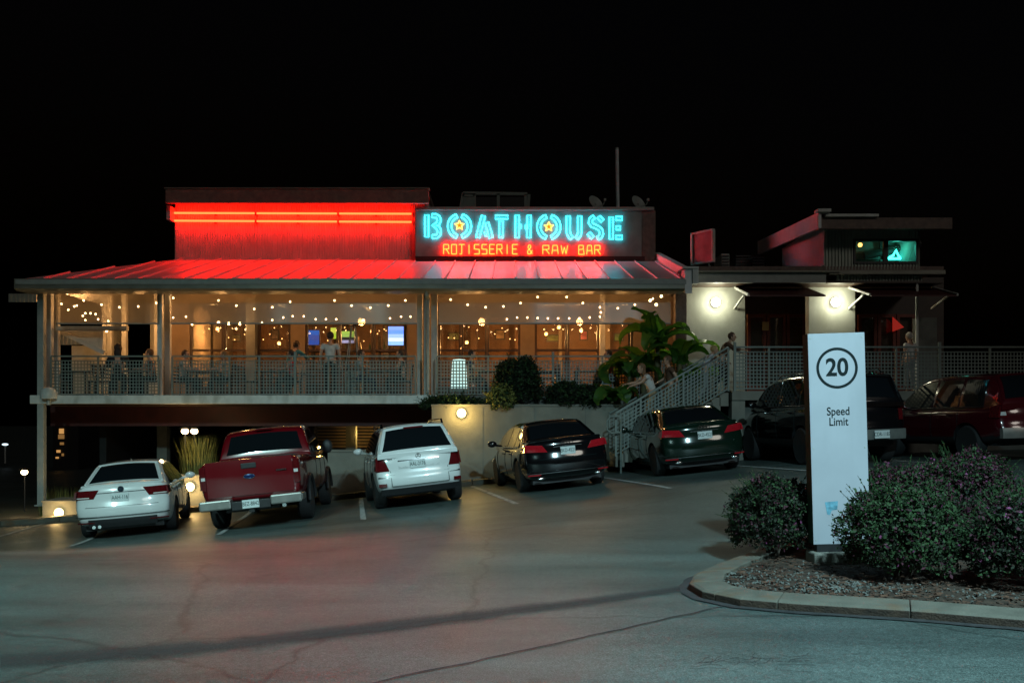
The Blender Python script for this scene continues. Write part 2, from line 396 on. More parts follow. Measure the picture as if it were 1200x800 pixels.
# kerb strip along the building, cast in lengths
kb = bpy.data.objects.new('kerb', None); COL.objects.link(kb); tag(kb, kind='structure')
x = -16.0
while x < 12:
    x2 = x + 1.5; m_ = MB(); N = 4
    for i in range(N):
        a = x + .01 + (1.48) * i / N; b = x + .01 + 1.48 * (i + 1) / N
        za, zb = g(a, KY), g(b, KY)
        y0, y1 = KY, KY + .45
        m_.add([(a, y0, za - .2), (b, y0, zb - .2), (b, y1, zb - .2), (a, y1, za - .2), (a, y0 + .02, za + .13), (b, y0 + .02, zb + .13), (b, y1, zb + .14), (a, y1, za + .14)],
               [(0, 1, 5, 4), (3, 7, 6, 2), (4, 5, 6, 7), (0, 4, 7, 3), (1, 2, 6, 5)])
    m_.build('kerb_stone', M_KERB, kb); x = x2
# ---- planted island
outer = [(3.93 + 3.2, 6.15), (5.6, 6.45), (4.6, 6.72), (3.93, 6.89), (3.22, 7.24), (2.39, 7.53), (1.97, 7.74), (1.72, 8.1), (1.68, 8.5), (1.82, 8.98), (2.17, 9.6), (2.57, 10.2), (3.05, 10.8), (3.8, 11.7), (4.9, 12.6), (6.4, 13.2), (8.5, 13.6), (12, 13.8)]
outer = dens(outer, 6)
def offs(p, d):
    out = []
    for i in range(len(p)):
        a = Vector(p[max(0, i - 2)]); b = Vector(p[min(len(p) - 1, i + 2)]); t = (b - a).normalized(); out.append((p[i][0] + t.y * d, p[i][1] - t.x * d))
    return out
inner = offs(outer, .31); mid_ = offs(outer, .04)
KH = .085
ol = offs(outer, -.10)
tag(drape(wob(ol, .03, 4), outer, .009).build('kerb_base_strip', M_SEAM), kind='structure')  # dark strip draped on the asphalt along the kerb's outer edge
M_KERBF = mat('kerb_face_brown', (.035, .022, .014), .9, var=.5, vs=12, bump=.6)  # darker brown for the kerb's outer vertical face
isl = bpy.data.objects.new('island_kerb', None); COL.objects.link(isl); tag(isl, kind='structure')
i = 0; N = len(outer)
while i < N - 1:
    j = min(N - 1, i + 8); m_ = MB(); vs = []
    for q in range(i, j + 1):
        o_, mm, n_ = outer[q], mid_[q], inner[q]
        if q == i: s_ = .012
        vs += [(o_[0], o_[1], g(*o_) - .1), (o_[0], o_[1], g(*o_) + KH * .8), (mm[0], mm[1], g(*mm) + KH), (n_[0], n_[1], g(*n_) + KH + .02), (n_[0], n_[1], g(*n_) - .1)]
    for q in range(j - i):
        for e in range(4): m_.add([], []) 
    b_ = 0; fs = []
    for q in range(j - i):
        for e in range(1, 4): fs.append((q * 5 + e, q * 5 + e + 1, q * 5 + e + 6, q * 5 + e + 5))
    fs += [(0, 1, 2, 3, 4), tuple((j - i) * 5 + e for e in (4, 3, 2, 1, 0))]
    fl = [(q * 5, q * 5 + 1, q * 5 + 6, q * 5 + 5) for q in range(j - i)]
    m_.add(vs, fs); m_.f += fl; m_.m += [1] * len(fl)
    c = Vector((sum(v[0] for v in vs) / len(vs), sum(v[1] for v in vs) / len(vs), 0))
    sc_ = .994
    m_.v = [(c.x + (v[0] - c.x) * sc_, c.y + (v[1] - c.y) * sc_, v[2]) for v in m_.v]
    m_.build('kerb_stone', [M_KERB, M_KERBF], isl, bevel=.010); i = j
# island soil
fan = inner + [(14, 13), (14, 6)]
mb = MB(); m0 = (6.2, 9.8)
ring = []
for t in (1.0, .8, .55, .3): ring.append([(m0[0] + (p[0] - m0[0]) * t, m0[1] + (p[1] - m0[1]) * t) for p in fan])
vs = []; nf = len(fan)
for k, r in enumerate(ring):
    for p in r: vs.append((p[0], p[1], g(*p) + .06 + .03 * k * .5 + (.02 * mnoise.noise(Vector((p[0] * 2, p[1] * 2, 0))))))
fs = [(k * nf + i, k * nf + (i + 1) % nf, (k + 1) * nf + (i + 1) % nf, (k + 1) * nf + i) for k in range(3) for i in range(nf)]
fs.append(tuple(3 * nf + i for i in range(nf))); mb.add(vs, fs)
tag(mb.build('island_soil', M_SOIL, smooth=True), kind='structure')
def inpoly(x, y, P):
    c = False; j = len(P) - 1
    for i in range(len(P)):
        if (P[i][1] > y) != (P[j][1] > y) and x < (P[j][0] - P[i][0]) * (y - P[i][1]) / (P[j][1] - P[i][1] + 1e-12) + P[i][0]: c = not c
        j = i
    return c
gr = MB(); rg = random.Random(11)
patches = [(2.35, 8.55, .62, .55), (2.9, 8.1, .5, .3), (3.35, 8.4, .5, .3), (4.25, 7.9, .42, .3), (5.3, 7.6, .5, .3), (2.1, 9.1, .3, .4), (3.0, 8.9, .5, .5)]
for k in range(1150):
    pc = rg.choice(patches); x = rg.gauss(pc[0], pc[2] * .55); y = rg.gauss(pc[1], pc[3] * .55)
    if not inpoly(x, y, fan): continue
    r = rg.uniform(.008, .02); z = g(x, y) + .075 + r * .3; R_ = Matrix.Rotation(rg.uniform(0, 3), 3, Vector((rg.random(), rg.random(), rg.random() + .1)).normalized())
    vs = [R_ @ Vector((a * r * 1.2, b * r, c * r * .7)) + Vector((x, y, z)) for a, b, c in ((1, 0, 0), (-1, 0, 0), (0, 1, 0), (0, -1, 0), (0, 0, 1), (0, 0, -1))]
    gr.add(vs, [(0, 2, 4), (2, 1, 4), (1, 3, 4), (3, 0, 4), (2, 0, 5), (1, 2, 5), (3, 1, 5), (0, 3, 5)])
tag(gr.build('gravel', M_GRAV), 'pale gravel scattered over the soil inside the kerbed island', 'gravel', kind='stuff')
ch = MB()
for k in range(5000):
    x = rg.uniform(1.8, 6.5); y = rg.uniform(6.8, 11)
    if not inpoly(x, y, fan): continue
    r = rg.uniform(.012, .035); z = g(x, y) + .085 + rg.uniform(0, .02)
    R_ = Matrix.Rotation(rg.uniform(0, 6.28), 3, 'Z') @ Matrix.Rotation(rg.uniform(-.5, .5), 3, 'X')
    ch.add([R_ @ Vector(v) + Vector((x, y, z)) for v in ((-r, -r * .35, 0), (r, -r * .35, .002), (r * .9, r * .35, 0), (-r, r * .35, .003))], [(0, 1, 2, 3)])
tag(ch.build('bark_mulch', M_BARK), 'brown leaf litter and bark chips under the bushes', 'mulch', kind='stuff')

# ================================================================ RESTAURANT
DF = 23.9; DW = 28.0           # deck front, porch back wall
ZD = 2.3                       # deck floor
XL, XR = -12.55, 4.5
R_ = Th('restaurant_building', 'long restaurant with lit covered porch, red-glowing metal roof and raised upper storey', 'building', (-4, 26, 0))
# porch floor and beam
m = MB(); m.b2(XL, XR, DF + .12, DW, ZD - .25, ZD); R_.part(m, 'deck_floor', M_WOODD)
m = MB(); m.b2(XL - .25, -2.0, DF - .12, DF + .10, Z(473, DF), Z(463, DF)); R_.part(m, 'deck_beam', M_WHITE, bevel=.01)
m = MB(); m.b2(-2.0, XR, DF - .0, DF + .10, ZD - .3, ZD + .02); R_.part(m, 'deck_beam', M_CONCD)
# ground slab and understorey
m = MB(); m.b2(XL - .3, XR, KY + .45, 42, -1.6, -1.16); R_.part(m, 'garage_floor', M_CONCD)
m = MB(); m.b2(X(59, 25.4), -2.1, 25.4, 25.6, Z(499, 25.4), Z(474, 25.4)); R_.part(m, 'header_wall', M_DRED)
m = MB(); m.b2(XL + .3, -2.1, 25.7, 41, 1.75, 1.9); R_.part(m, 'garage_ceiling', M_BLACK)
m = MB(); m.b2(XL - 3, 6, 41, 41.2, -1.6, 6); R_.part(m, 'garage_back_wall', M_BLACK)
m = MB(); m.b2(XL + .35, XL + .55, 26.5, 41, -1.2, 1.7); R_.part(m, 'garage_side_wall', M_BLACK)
for k in range(4):
    xx = -10.9 + k * 2.9
    m = MB(); m.b2(xx, xx + .3, 27.5, 27.8, -1.2, 1.75); R_.part(m, 'garage_column', M_CONCD)
# posts
def post(px, y, w, z0, z1, mt=M_WHITE):
    x = X(px, y); m = MB(); m.b2(x - w / 2, x + w / 2, y - w / 2, y + w / 2, z0, z1)
    m.b2(x - w * .8, x + w * .8, y - w * .8, y + w * .8, z0, z0 + .04); R_.part(m, 'post', mt, bevel=.01)
ZE = Z(335, DF)
post(49, DF - .02, .17, -.62, ZE + .05, M_GREY); post(500, DF + .0, .14, ZD, ZE, M_GREY)
post(58, DF + .45, .16, ZD, ZE); post(66.5, DF + .9, .14, ZD, ZE)
post(188, DF + .25, .13, ZD, ZE); post(197, DF + .9, .15, ZD, ZE); post(492, DF + .5, .14, ZD, ZE); post(509, DF + .5, .17, ZD, ZE)
post(797, DF + .3, .3, ZD, ZE, M_FASC); post(706, DW - .3, .16, ZD, 5.6); post(295, DW - .5, .28, ZD, 5.4, M_CONC)
# header under eave, ceiling
m = MB(); m.b2(XL, XR, DF - .02, DF + .12, Z(340, DF), Z(334, DF) + .02); R_.part(m, 'header_beam', M_FASC)
m = MB(); m.add([(XL, DF - .05, ZE), (XR, DF - .05, ZE), (XR, DW + .2, 5.9), (XL, DW + .2, 5.9), (XL, DF - .05, ZE + .05), (XR, DF - .05, ZE + .05), (XR, DW + .2, 5.95), (XL, DW + .2, 5.95)],
    [(0, 1, 2, 3), (4, 7, 6, 5), (0, 4, 5, 1), (2, 6, 7, 3)]); R_.part(m, 'porch_ceiling', M_WOOD)
# roof of standing seam panels
Y0, Y1 = 23.15, DW; ZR0, ZR1 = Z(331.5, Y0) + .10, Z(304, Y1)
roof = MB(); xl0, xl1 = X(24, Y0), X(204, Y1); xr = 4.42
def rz(y): return ZR0 + (ZR1 - ZR0) * (y - Y0) / (Y1 - Y0)
roof.add([(xl0, Y0, ZR0 - .06), (xr, Y0, ZR0 - .06), (xr, Y1, ZR1 - .06), (xl1, Y1, ZR1 - .06), (xl0, Y1, ZR0 - .06)], [(0, 1, 2, 3), (0, 3, 4)])
roofo = R_.part(roof, 'roof', M_ROOF)
x = xl0
while x < xr - .05:
    x2 = min(x + .61, xr); m = MB()
    def yend(xx): return Y0 + .02 + (Y1 - Y0) * min(1, max(0, (xx - xl0) / (xl1 - xl0)))
    ya, yb = yend(x), yend(x2); a, b = x + .006, x2 - .006
    if yb > Y0 + .03:
        ya = max(ya, Y0 + .03)
        m.add([(a, Y0, rz(Y0)), (b, Y0, rz(Y0)), (b, yb, rz(yb)), (a, ya, rz(ya)), (a, Y0, rz(Y0) - .03), (b, Y0, rz(Y0) - .03), (b, yb, rz(yb) - .03), (a, ya, rz(ya) - .03)],
              [(0, 1, 2, 3), (4, 7, 6, 5), (0, 4, 5, 1), (1, 5, 6, 2), (2, 6, 7, 3), (3, 7, 4, 0)])
        m.bar((b - .012, Y0, rz(Y0) + .02), (b - .012, yb, rz(yb) + .02), .022, .045)
        R_.part(m, 'roof_panel', M_ROOF, roofo)
    x = x2
m = MB(); m.add([(xl0, Y0, ZR0), (xl1, Y1, ZR1), (xl0 - .1, Y1 + 4, ZR0)], [(0, 1, 2)]); R_.part(m, 'roof_end', M_ROOF)
# gutter
m = MB(); m.prism([(Y0 - .14, Z(331, Y0) - .02 + .10), (Y0 - .14, Z(339, Y0)), (Y0 - .02, Z(341, Y0)), (Y0 + .6, Z(341, Y0) + .01), (Y0 + .6, ZR0 - .08), (Y0 - .01, ZR0 - .08), (Y0 - .01, ZR0 + .0)], 'x', X(20, Y0), xr + .05)
R_.part(m, 'gutter', M_GUTTER)
m = MB(); m.b2(X(22, Y0), xr + .05, Y0 - .165, Y0 - .141, Z(334, Y0), Z(331, Y0) + .05); R_.part(m, 'gutter_lip', M_GREY)
m = MB(); xx = X(500, Y0 - .1); m.tube([(xx - .02, Y0 + .05, Z(338, Y0)), (xx - .02, Y0 + .1, Z(345, Y0)), (xx - .03, DF - .16, Z(352, DF)), (xx - .03, DF - .16, Z(460, DF))], .045, 10); R_.part(m, 'downpipe', M_GREY, smooth=True)
# right hand verge wall
m = MB(); m.add([(4.44, 23.0, rz(23.0) - .35), (4.62, 23.0, rz(23.0) - .35), (4.62, 28, rz(28) - .3), (4.44, 28, rz(28) - .3), (4.44, 23.0, rz(23) + .28), (4.62, 23.0, rz(23) + .28), (4.62, 28, rz(28) + .22), (4.44, 28, rz(28) + .22)],
    [(0, 1, 5, 4), (1, 2, 6, 5), (2, 3, 7, 6), (3, 0, 4, 7), (4, 5, 6, 7), (0, 3, 2, 1)]); R_.part(m, 'verge_wall', M_WHITEB)
m = MB(); m.b2(4.36, 4.78, 22.92, 23.25, rz(23) + .281, rz(23) + .33); m.b2(4.63, 4.78, 22.95, 23.2, rz(23) - .1, rz(23) + .28); R_.part(m, 'verge_cap', M_WHITE)
# upper storey
YS_ = 27.55
UZ0, UZ1 = ZR1 - .08, Z(238, DW)
def corr(m, x0, x1, z0, z1, y, pitch=.075, d=.022, flat=.35):
    n = max(2, int(round((x1 - x0) / pitch))); p = (x1 - x0) / n; xs = []
    for i in range(n):
        b = x0 + i * p; xs += [(b, 0), (b + p * flat, 0), (b + p * .5, -d), (b + p * .85, -d)]
    xs.append((x1, 0)); vs = [(a, y + e, z) for a, e in xs for z in (z0, z1)]
    m.add(vs, [(2 * i, 2 * i + 2, 2 * i + 3, 2 * i + 1) for i in range(len(xs) - 1)]); return m
m = MB(); m.b2(X(204.5, DW), -2.6, DW + .03, 36, UZ0 - .6, UZ1 + .2); m.b2(-2.599, 4.3, DW + .03, 36, UZ0 - .6, Z(248, YS_)); uw = R_.part(m, 'upper_wall', M_CORR)
x0 = X(205, DW); k = 0
while x0 < -2.75:
    x1 = min(x0 + .62, -2.72); m = MB(); corr(m, x0, x1 + .01, UZ0, UZ1, DW - .004 * (k % 2), .0775, .028); R_.part(m, 'wall_panel', M_CORR, uw); x0 = x1; k += 1
m = MB(); m.b2(X(205, DW), -2.7, DW - .10, DW - .035, UZ0 + .02, UZ0 + .07); R_.part(m, 'base_flashing', M_CORR, uw)
m = MB(); m.b2(X(194, 27.2), X(502, 27.2), 27.2, 27.32, Z(238, 27.2), Z(221.5, 27.2)); m.b2(X(194, 27.2), X(502, 27.2), 27.32, 30, Z(238, 27.2) + .25, Z(221.5, 27.2) - .02)
R_.part(m, 'parapet', M_FASC, uw)
m = MB(); m.b2(X(194, 27.2) - .03, X(502, 27.2) + .03, 27.16, 27.5, Z(221.5, 27.2) + .003, Z(220, 27.2)); R_.part(m, 'parapet_cap', M_GUTTER, uw)
m = MB(); m.b2(X(196.5, 27.6), X(201, 27.6) , 27.5, 27.95, Z(258, 27.6), Z(238, 27.2) - .003); R_.part(m, 'bracket', M_CORR, uw)
# sign wall, in sheet panels
YS = 27.55
m = MB(); m.b2(X(487, YS), X(768, YS), YS + .02, YS + .4, UZ0 - .2, Z(246, YS)); sw = R_.part(m, 'sign_wall', M_FASC)
M_SB = mat('sign_board_metal', (.27, .29, .27), .6, .0, var=.2, vs=2.5, stain=((.17, .20, .18), 1.3, 1))
e = [487, 556, 626, 694, 752]
for a, b in zip(e, e[1:]):
    m = MB(); m.b2(X(a, YS) + .004, X(b, YS) - .004, YS - .02, YS + .018, Z(300.5, YS), Z(247.5, YS)); R_.part(m, 'sign_board_sheet', M_SB, sw)
m = MB(); m.b2(X(487, YS), X(766, YS), YS - .12, YS + .3, Z(247, YS), Z(243.5, YS)); R_.part(m, 'sign_wall_cap', M_GREY, sw)
m = MB(); m.b2(X(487, YS), X(755, YS), YS - .10, YS + .018, Z(306, YS), Z(301, YS)); R_.part(m, 'sign_wall_flashing', M_DRED, sw)
m = MB(); m.b2(X(752.5, YS), X(768, YS), YS - .03, YS + .018, UZ0 - .1, Z(247.5, YS)); R_.part(m, 'sign_wall_end', M_FASC, sw)
# porch back wall, pilasters and windows
HZ = 5.9
def wallseg(a, b, mt=M_TAN, z0=ZD, z1=HZ, y=DW):
    m = MB(); m.b2(X(a, y), X(b, y), y, y + .2, z0, z1); R_.part(m, 'wall', mt)
for a, b in ((203, 222), (340.5, 357.5), (476.5, 513), (610, 626.5), (742, 800)): wallseg(a, b)
def win(a, b, sill=410):
    z0, z1 = Z(455, DW), 5.35; x0, x1 = X(a, DW), X(b, DW); t = .06
    m = MB(); m.b2(x0, x0 + t, DW + .02, DW + .14, z0, z1); m.b2(x1 - t, x1, DW + .02, DW + .14, z0, z1)
    m.b2(x0 + t, x1 - t, DW + .02, DW + .14, z1 - t, z1); m.b2(x0 + t, x1 - t, DW + .02, DW + .14, z0, z0 + t)
    fr = R_.part(m, 'window', M_WOODD)
    m = MB(); m.b2(x0 + t, x1 - t, DW + .0, DW + .12, Z(sill + 1.5, DW), Z(sill - 1, DW)); R_.part(m, 'sill', M_WOODD, fr)
    m = MB(); m.b2(x0 + t, x1 - t, DW + .07, DW + .078, z0 + t, z1 - t); R_.part(m, 'pane', M_PANE, fr)
    return fr
for a, b in ((222.5, 261.5), (262, 301), (302, 340), (358, 396.5), (397, 437), (437.5, 476), (513.5, 540), (540.5, 570.5), (571, 609.5), (627, 664.5), (665, 702), (703, 741.5)): win(a, b)
m = MB(); m.b2(X(203, DW), X(800, DW), DW + .01, DW + .13, ZD, Z(455, DW) - .003); R_.part(m, 'wainscot', M_WOODD)
m = MB(); m.b2(X(203, DW), X(800, DW), DW + .01, DW + .13, 5.353, HZ); R_.part(m, 'wall_head', M_TAN)
# interior room
m = MB(); m.b2(X(203, DW), 4.4, DW + .22, 36, ZD - .1, ZD); R_.part(m, 'dining_floor', M_WOOD)
M_INT = mat('interior_wall', (.17, .075, .028), .7, var=.35, vs=1.2)
m = MB(); m.b2(X(203, DW), 4.4, 34, 34.2, ZD, 5.9); R_.part(m, 'dining_back_wall', M_INT)
m = MB(); m.b2(X(203, DW), 4.4, DW + .22, 34, 5.6, 5.7); R_.part(m, 'dining_ceiling', M_WOODD)
rw = random.Random(5)
for k in range(9):
    xx = -9.8 + k * 1.65
    m = MB(); m.b2(xx, xx + rw.uniform(.1, .3), 33.6, 33.99, ZD, 5.6); R_.part(m, 'dining_pier', rw.choice([M_WOOD, M_TAN, M_WOODD]))
# left end wall of the porch seen through the opening
m = MB(); m.b2(XL + .05, X(203, DW), 31.5, 31.7, ZD, 5.9); R_.part(m, 'wall', M_WOODD)
m = MB(); m.b2(X(84, 28.4), X(122, 28.4), 28.4, 28.5, ZD + .2, Z(405, 28.4)); R_.part(m, 'wall', M_WALLW)
m = MB(); m.b2(X(124, 28.6), X(140, 28.6), 28.6, 28.7, ZD + .2, 5.4); m.b2(X(168, 28.6), X(191, 28.6), 28.6, 28.7, ZD + .2, Z(414, 28.6)); m.b2(X(176, 28.9), X(203, 28.9), 28.9, 29, ZD + .2, 5.4); R_.part(m, 'wall', M_WALLW)
m = MB(); m.b2(X(203, DW) - .12, X(203, DW), DW, 34, ZD, 5.9); R_.part(m, 'wall', M_TAN)
m = MB(); m.b2(XL, X(203, DW), 24.6, 24.75, Z(387, 24.6), Z(382, 24.6)); R_.part(m, 'tie_beam', M_WHITE)
for px in (122, 128, 145, 183):
    m = MB(); yy = 27.5; m.b2(X(px, yy) - .07, X(px, yy) + .07, yy, yy + .14, ZD, 5.6); R_.part(m, 'post', M_WHITE)
m = MB(); m.prism([(at(66, 384, 25.2).x, at(66, 384, 25.2).z), (at(120, 409, 25.2).x, at(120, 409, 25.2).z), (at(121, 382, 25.2).x, at(121, 382, 25.2).z)], 'y', 25.2, 25.26); R_.part(m, 'gable_infill', M_WHITE)
m = MB(); m.bar(at(62, 384, 25.1), at(122, 413, 25.1), .06, .12); R_.part(m, 'gable_brace', M_WHITE)
corr(mm_ := MB(), X(66, 29), X(120, 29), Z(404, 29), Z(382, 29), 29, .12, .03); R_.part(mm_, 'siding', M_CORRG)

# base block, stepped garden walls below the deck: each a wall of its own
def lowwall(x0, x1, y0, y1, zt, lbl, zb=None):
    t = Th('retaining_wall', lbl, 'wall', ((x0 + x1) / 2, (y0 + y1) / 2, g((x0 + x1) / 2, y0) - .1))
    m = MB(); m.b2(x0, x1, y0, y1, (zb if zb is not None else min(g(x0, y0), g(x1, y0)) - .2), zt - .06); t.part(m, 'wall', M_CONC)
    m = MB(); m.b2(x0 - .02, x1 + .02, y0 - .03, y1, zt - .057, zt); t.part(m, 'coping', M_CONC, bevel=.01)
    return t
lowwall(X(51, 23.5), X(93, 23.5), 23.45, 24.5, Z(586, 23.45), 'low pale concrete block wall with round lamp under the far left deck post')
lowwall(X(93, 23.5) + .03, X(205, 23.5), 23.5, 23.8, Z(586, 23.5), 'low pale wall behind the white sedan')
lowwall(X(206, 23.4), X(300, 23.4), 23.4, 24.4, Z(556, 23.4), 'pale garden wall with tall grass on top, between white sedan and red pickup')
lowwall(X(384, 23.3), X(441, 23.3), 23.3, 23.9, Z(527, 23.3), 'grey concrete parapet between red pickup and white SUV')
YP = 23.3
pw = lowwall(X(506, YP), X(742, YP), YP, YP + .3, Z(473.5, YP), 'tall concrete planter wall with yellow round lamp behind the parked cars')
for px in (566, 626, 686):
    m = MB(); m.b2(X(px, YP) - .008, X(px, YP) + .008, YP - .006, YP + .01, -.2, Z(474, YP) - .07); pw.part(m, 'joint', M_CONCD)
t_ = Th('retaining_wall', 'concrete end wall of the planter beside the open undercroft', 'wall', (X(506, YP), 25, -.1))
m = MB(); m.b2(X(506, YP), X(506, YP) + .25, YP + .31, 28, -.6, ZD - .32); t_.part(m, 'wall', M_CONC)
m = MB(); m.b2(X(506, YP) + .02, 4.4, YP + .302, DF + .0, 1.2, Z(473.5, YP) - .12); tag(m.build('planter_soil', M_SOIL), kind='structure')
# lit louvres in the undercroft
tl = Th('slatted_screen', 'yellow-lit horizontal slatted screen in the undercroft beside the white SUV', 'screen', (X(410, 29), 29, .2))
for k in range(7):
    z = Z(524, 29) + k * .105
    m = MB(); m.b2(X(372, 29), X(445, 29), 29, 29.05, z, z + .07 - .003 * k); tl.part(m, 'slat', M_TAN)
m = MB(); m.b2(X(370, 29) - .05, X(370, 29) + .03, 28.98, 29.1, -.9, 1.5); m.b2(X(446, 29), X(446, 29) + .08, 28.98, 29.1, -.9, 1.5); tl.part(m, 'frame', M_WOODD)
lamp('undercroft_lamp_light', 'POINT', (X(425, 27.5), 27.5, 1.25), 26, (1, .62, .16), .08)

# ================================================================ ENTRANCE BUILDING (right)
DE = 24.5
EB = Th('entrance_building', 'single-storey entrance wing with round wall lamps, dark doors and a corrugated clerestory box', 'building', (9, 25, 2))
def ebox(name, mt, px0, px1, y0, y1, py0, py1, parent=None, **k):
    m = MB(); m.b2(X(px0, y0), X(px1, y0), y0, y1, Z(py1, y0), Z(py0, y0)); return EB.part(m, name, mt, parent, **k)
ebox('wall', M_WALLW, 803, 873, DE, DE + .3, 320, 462)
ebox('wall', M_WALLW, 948, 1002, DE, DE + .3, 320, 462)
ebox('wall', M_CONCD, 1075, 1098, DE - .3, DE, 372, 462)
ebox('wall', M_WOODD, 873, 948, DE + 1.7, DE + 1.9, 325, 462)
ebox('wall', M_WOODD, 1002, 1106, DE + 1.7, DE + 1.9, 325, 462)
ebox('soffit', M_WOODD, 800, 1106, 23.75, 26.4, 329, 331.5)
ebox('fascia', M_GREY, 797, 968, 23.6, 23.72, 319, 331); ebox('fascia_cap', M_GUTTER, 795, 985, 23.5, 23.8, 316.8, 318.6)
ebox('roof', M_FASC, 797, 1106, 23.9, 30, 312, 317)
# doors
M_DOOR = mat('red_brown_door', (.16, .035, .02), .35, var=.25, vs=3)
def door(a, b, y=DE + 1.55, lites=2):
    z0, z1 = 2.42, 4.75; x0, x1 = X(a, y), X(b, y); t = .09
    m = MB(); m.b2(x0, x0 + t, y, y + .08, z0, z1); m.b2(x1 - t, x1, y, y + .08, z0, z1); m.b2(x0 + t, x1 - t, y, y + .08, z1 - t, z1); m.b2(x0 + t, x1 - t, y, y + .08, z0, z0 + .25)
    m.b2(x0 + t, x1 - t, y, y + .08, 3.3, 3.38); d = EB.part(m, 'door', M_DOOR)
    m = MB(); m.b2(x0 + t, x1 - t, y + .03, y + .04, z0 + .25, z1 - t); EB.part(m, 'pane', M_PANE, d)
    m = MB(); m.tube([(x1 - t * .5, y - .06, 3.2), (x1 - t * .5, y - .06, 3.7)], .015, 6); EB.part(m, 'handle', M_CHROME, d)
    return d
for a, b in ((876, 898), (899, 921), (922, 945), (1006, 1028), (1029, 1050), (1051, 1073)): door(a, b)
m = MB(); m.b2(X(893.5, DE + 1.5), X(901, DE + 1.5), DE + 1.50, DE + 1.52, Z(387, DE + 1.5), Z(377, DE + 1.5)); EB.part(m, 'notice', mat('paper', (.5, .42, .25), .8))
post_ = MB(); post_.b2(X(1075, 23.8) - .03, X(1075, 23.8) + .03, 23.8, 23.86, 2.4, Z(331.5, 23.8)); EB.part(post_, 'post', M_WHITE)
# triangular awnings with struts
M_AWN = mat('red_awning', (.07, .014, .013), .6, var=.2)
def awning(a, b, sides=2):
    zt, zb = 5.28, 4.88; x0, x1 = X(a, DE), X(b, DE); y0, y1 = DE - .01, 23.05
    m = MB(); m.add([(x0, y0, zt), (x1, y0, zt), (x1, y1, zb), (x0, y1, zb), (x0, y0, zt - .04), (x1, y0, zt - .04), (x1, y1, zb - .04), (x0, y1, zb - .04)], [(0, 1, 2, 3), (4, 7, 6, 5), (2, 6, 7, 3), (0, 3, 7, 4), (1, 5, 6, 2)])
    aw = EB.part(m, 'awning', M_AWN)
    for x in (x0 - .03, x1 + .03)[:sides]:
        m = MB(); m.bar((x, y0, zt + .01), (x, y1, zb + .01), .05, .06); m.bar((x, y0, 4.72), (x, y1 + .45, zb + .06), .04, .05); EB.part(m, 'strut', M_WHITE, aw)
    return aw
awning(862, 946, 1); awning(996, 1090)
# clerestory
M_ROOMG = mat('green_room_wall', (.20, .24, .22), .7, var=.3, vs=2)
YC = 23.9
m = MB(); m.b2(X(966, YC), X(1078, YC), YC + 1.3, 27.5, Z(316, YC), Z(262, YC)); m.b2(X(1078, YC) - .08, X(1078, YC), YC + .06, YC + 1.3, Z(316, YC), Z(262, YC)); EB.part(m, 'clerestory_wall', M_ROOMG if 'M_ROOMG' in globals() else M_CORRG)
x0 = X(966, YC); x1e = X(1078, YC); wx0, wx1, wz0, wz1 = X(1000, YC), X(1080, YC) - .1, Z(309, YC), Z(280, YC)
for (a, b, c, d) in ((x0, wx0, Z(316, YC), Z(266, YC)), (wx0, wx1, Z(316, YC), wz0), (wx0, wx1, wz1, Z(266, YC)), (wx1, x1e, Z(316, YC), Z(266, YC))):
    m = MB(); corr(m, a, b, c, d, YC + .03, .085, .03); EB.part(m, 'siding', M_CORRG)
m = MB(); corr(m, X(978, YC), X(1078, YC), Z(330, YC), Z(322.5, YC), YC - .12, .085, .03); EB.part(m, 'siding', M_CORRG)
ebox('ledge', M_GUTTER, 972, 1108, YC - .35, YC - .05, 316.5, 321)
ebox('roof_fascia', M_FASC, 962, 1116, 23.2, 23.35, 255, 268, label='brown front fascia of the clerestory roof')
ebox('roof_cap', M_WHITE, 968, 1030, 23.1, 23.2, 250.5, 253.5)
m = MB(); xa = X(961, 23.2); xb = X(1116, 23.2)
m.add([(xa, 23.36, Z(255, 23.2)), (xb, 23.36, Z(255, 23.2)), (xb, 28.8, 7.4), (xa, 28.8, 7.4), (xa, 23.36, Z(258, 23.2)), (xb, 23.36, Z(258, 23.2)), (xb, 28.8, 7.3), (xa, 28.8, 7.3)], [(0, 1, 2, 3), (4, 7, 6, 5), (2, 6, 7, 3), (1, 5, 6, 2)]); EB.part(m, 'clerestory_roof', M_FASC)
m = MB(); m.add([(xa - .08, 23.1, Z(268, 23.2)), (xa - .08, 28.8, 7.0), (xa - .08, 28.8, 7.42), (xa - .08, 23.1, Z(250, 23.2)), (xa, 23.1, Z(268, 23.2)), (xa, 28.8, 7.0), (xa, 28.8, 7.42), (xa, 23.1, Z(250, 23.2))],
    [(0, 1, 2, 3), (7, 6, 5, 4), (0, 3, 7, 4), (3, 2, 6, 7), (0, 4, 5, 1), (1, 5, 6, 2)]); EB.part(m, 'verge_board', M_WHITEB)
m = MB(); m.b2(xa - .12, xa + .22, 23.0, 23.3, Z(250, 23.2) + .0, Z(246.5, 23.2)); EB.part(m, 'verge_cap', M_WHITE)
m = MB()
xs = X(966, YC) - .012; yy = frange(YC + .05, 27.6, .085)
for a, b in zip(yy, yy[1:]): m.b2(xs - .012, xs, a, a + .05, 5.9, 6.95)
m.b2(xs, xs + .008, YC, 27.6, 5.8, 6.95); EB.part(m, 'side_siding', M_WHITEB)
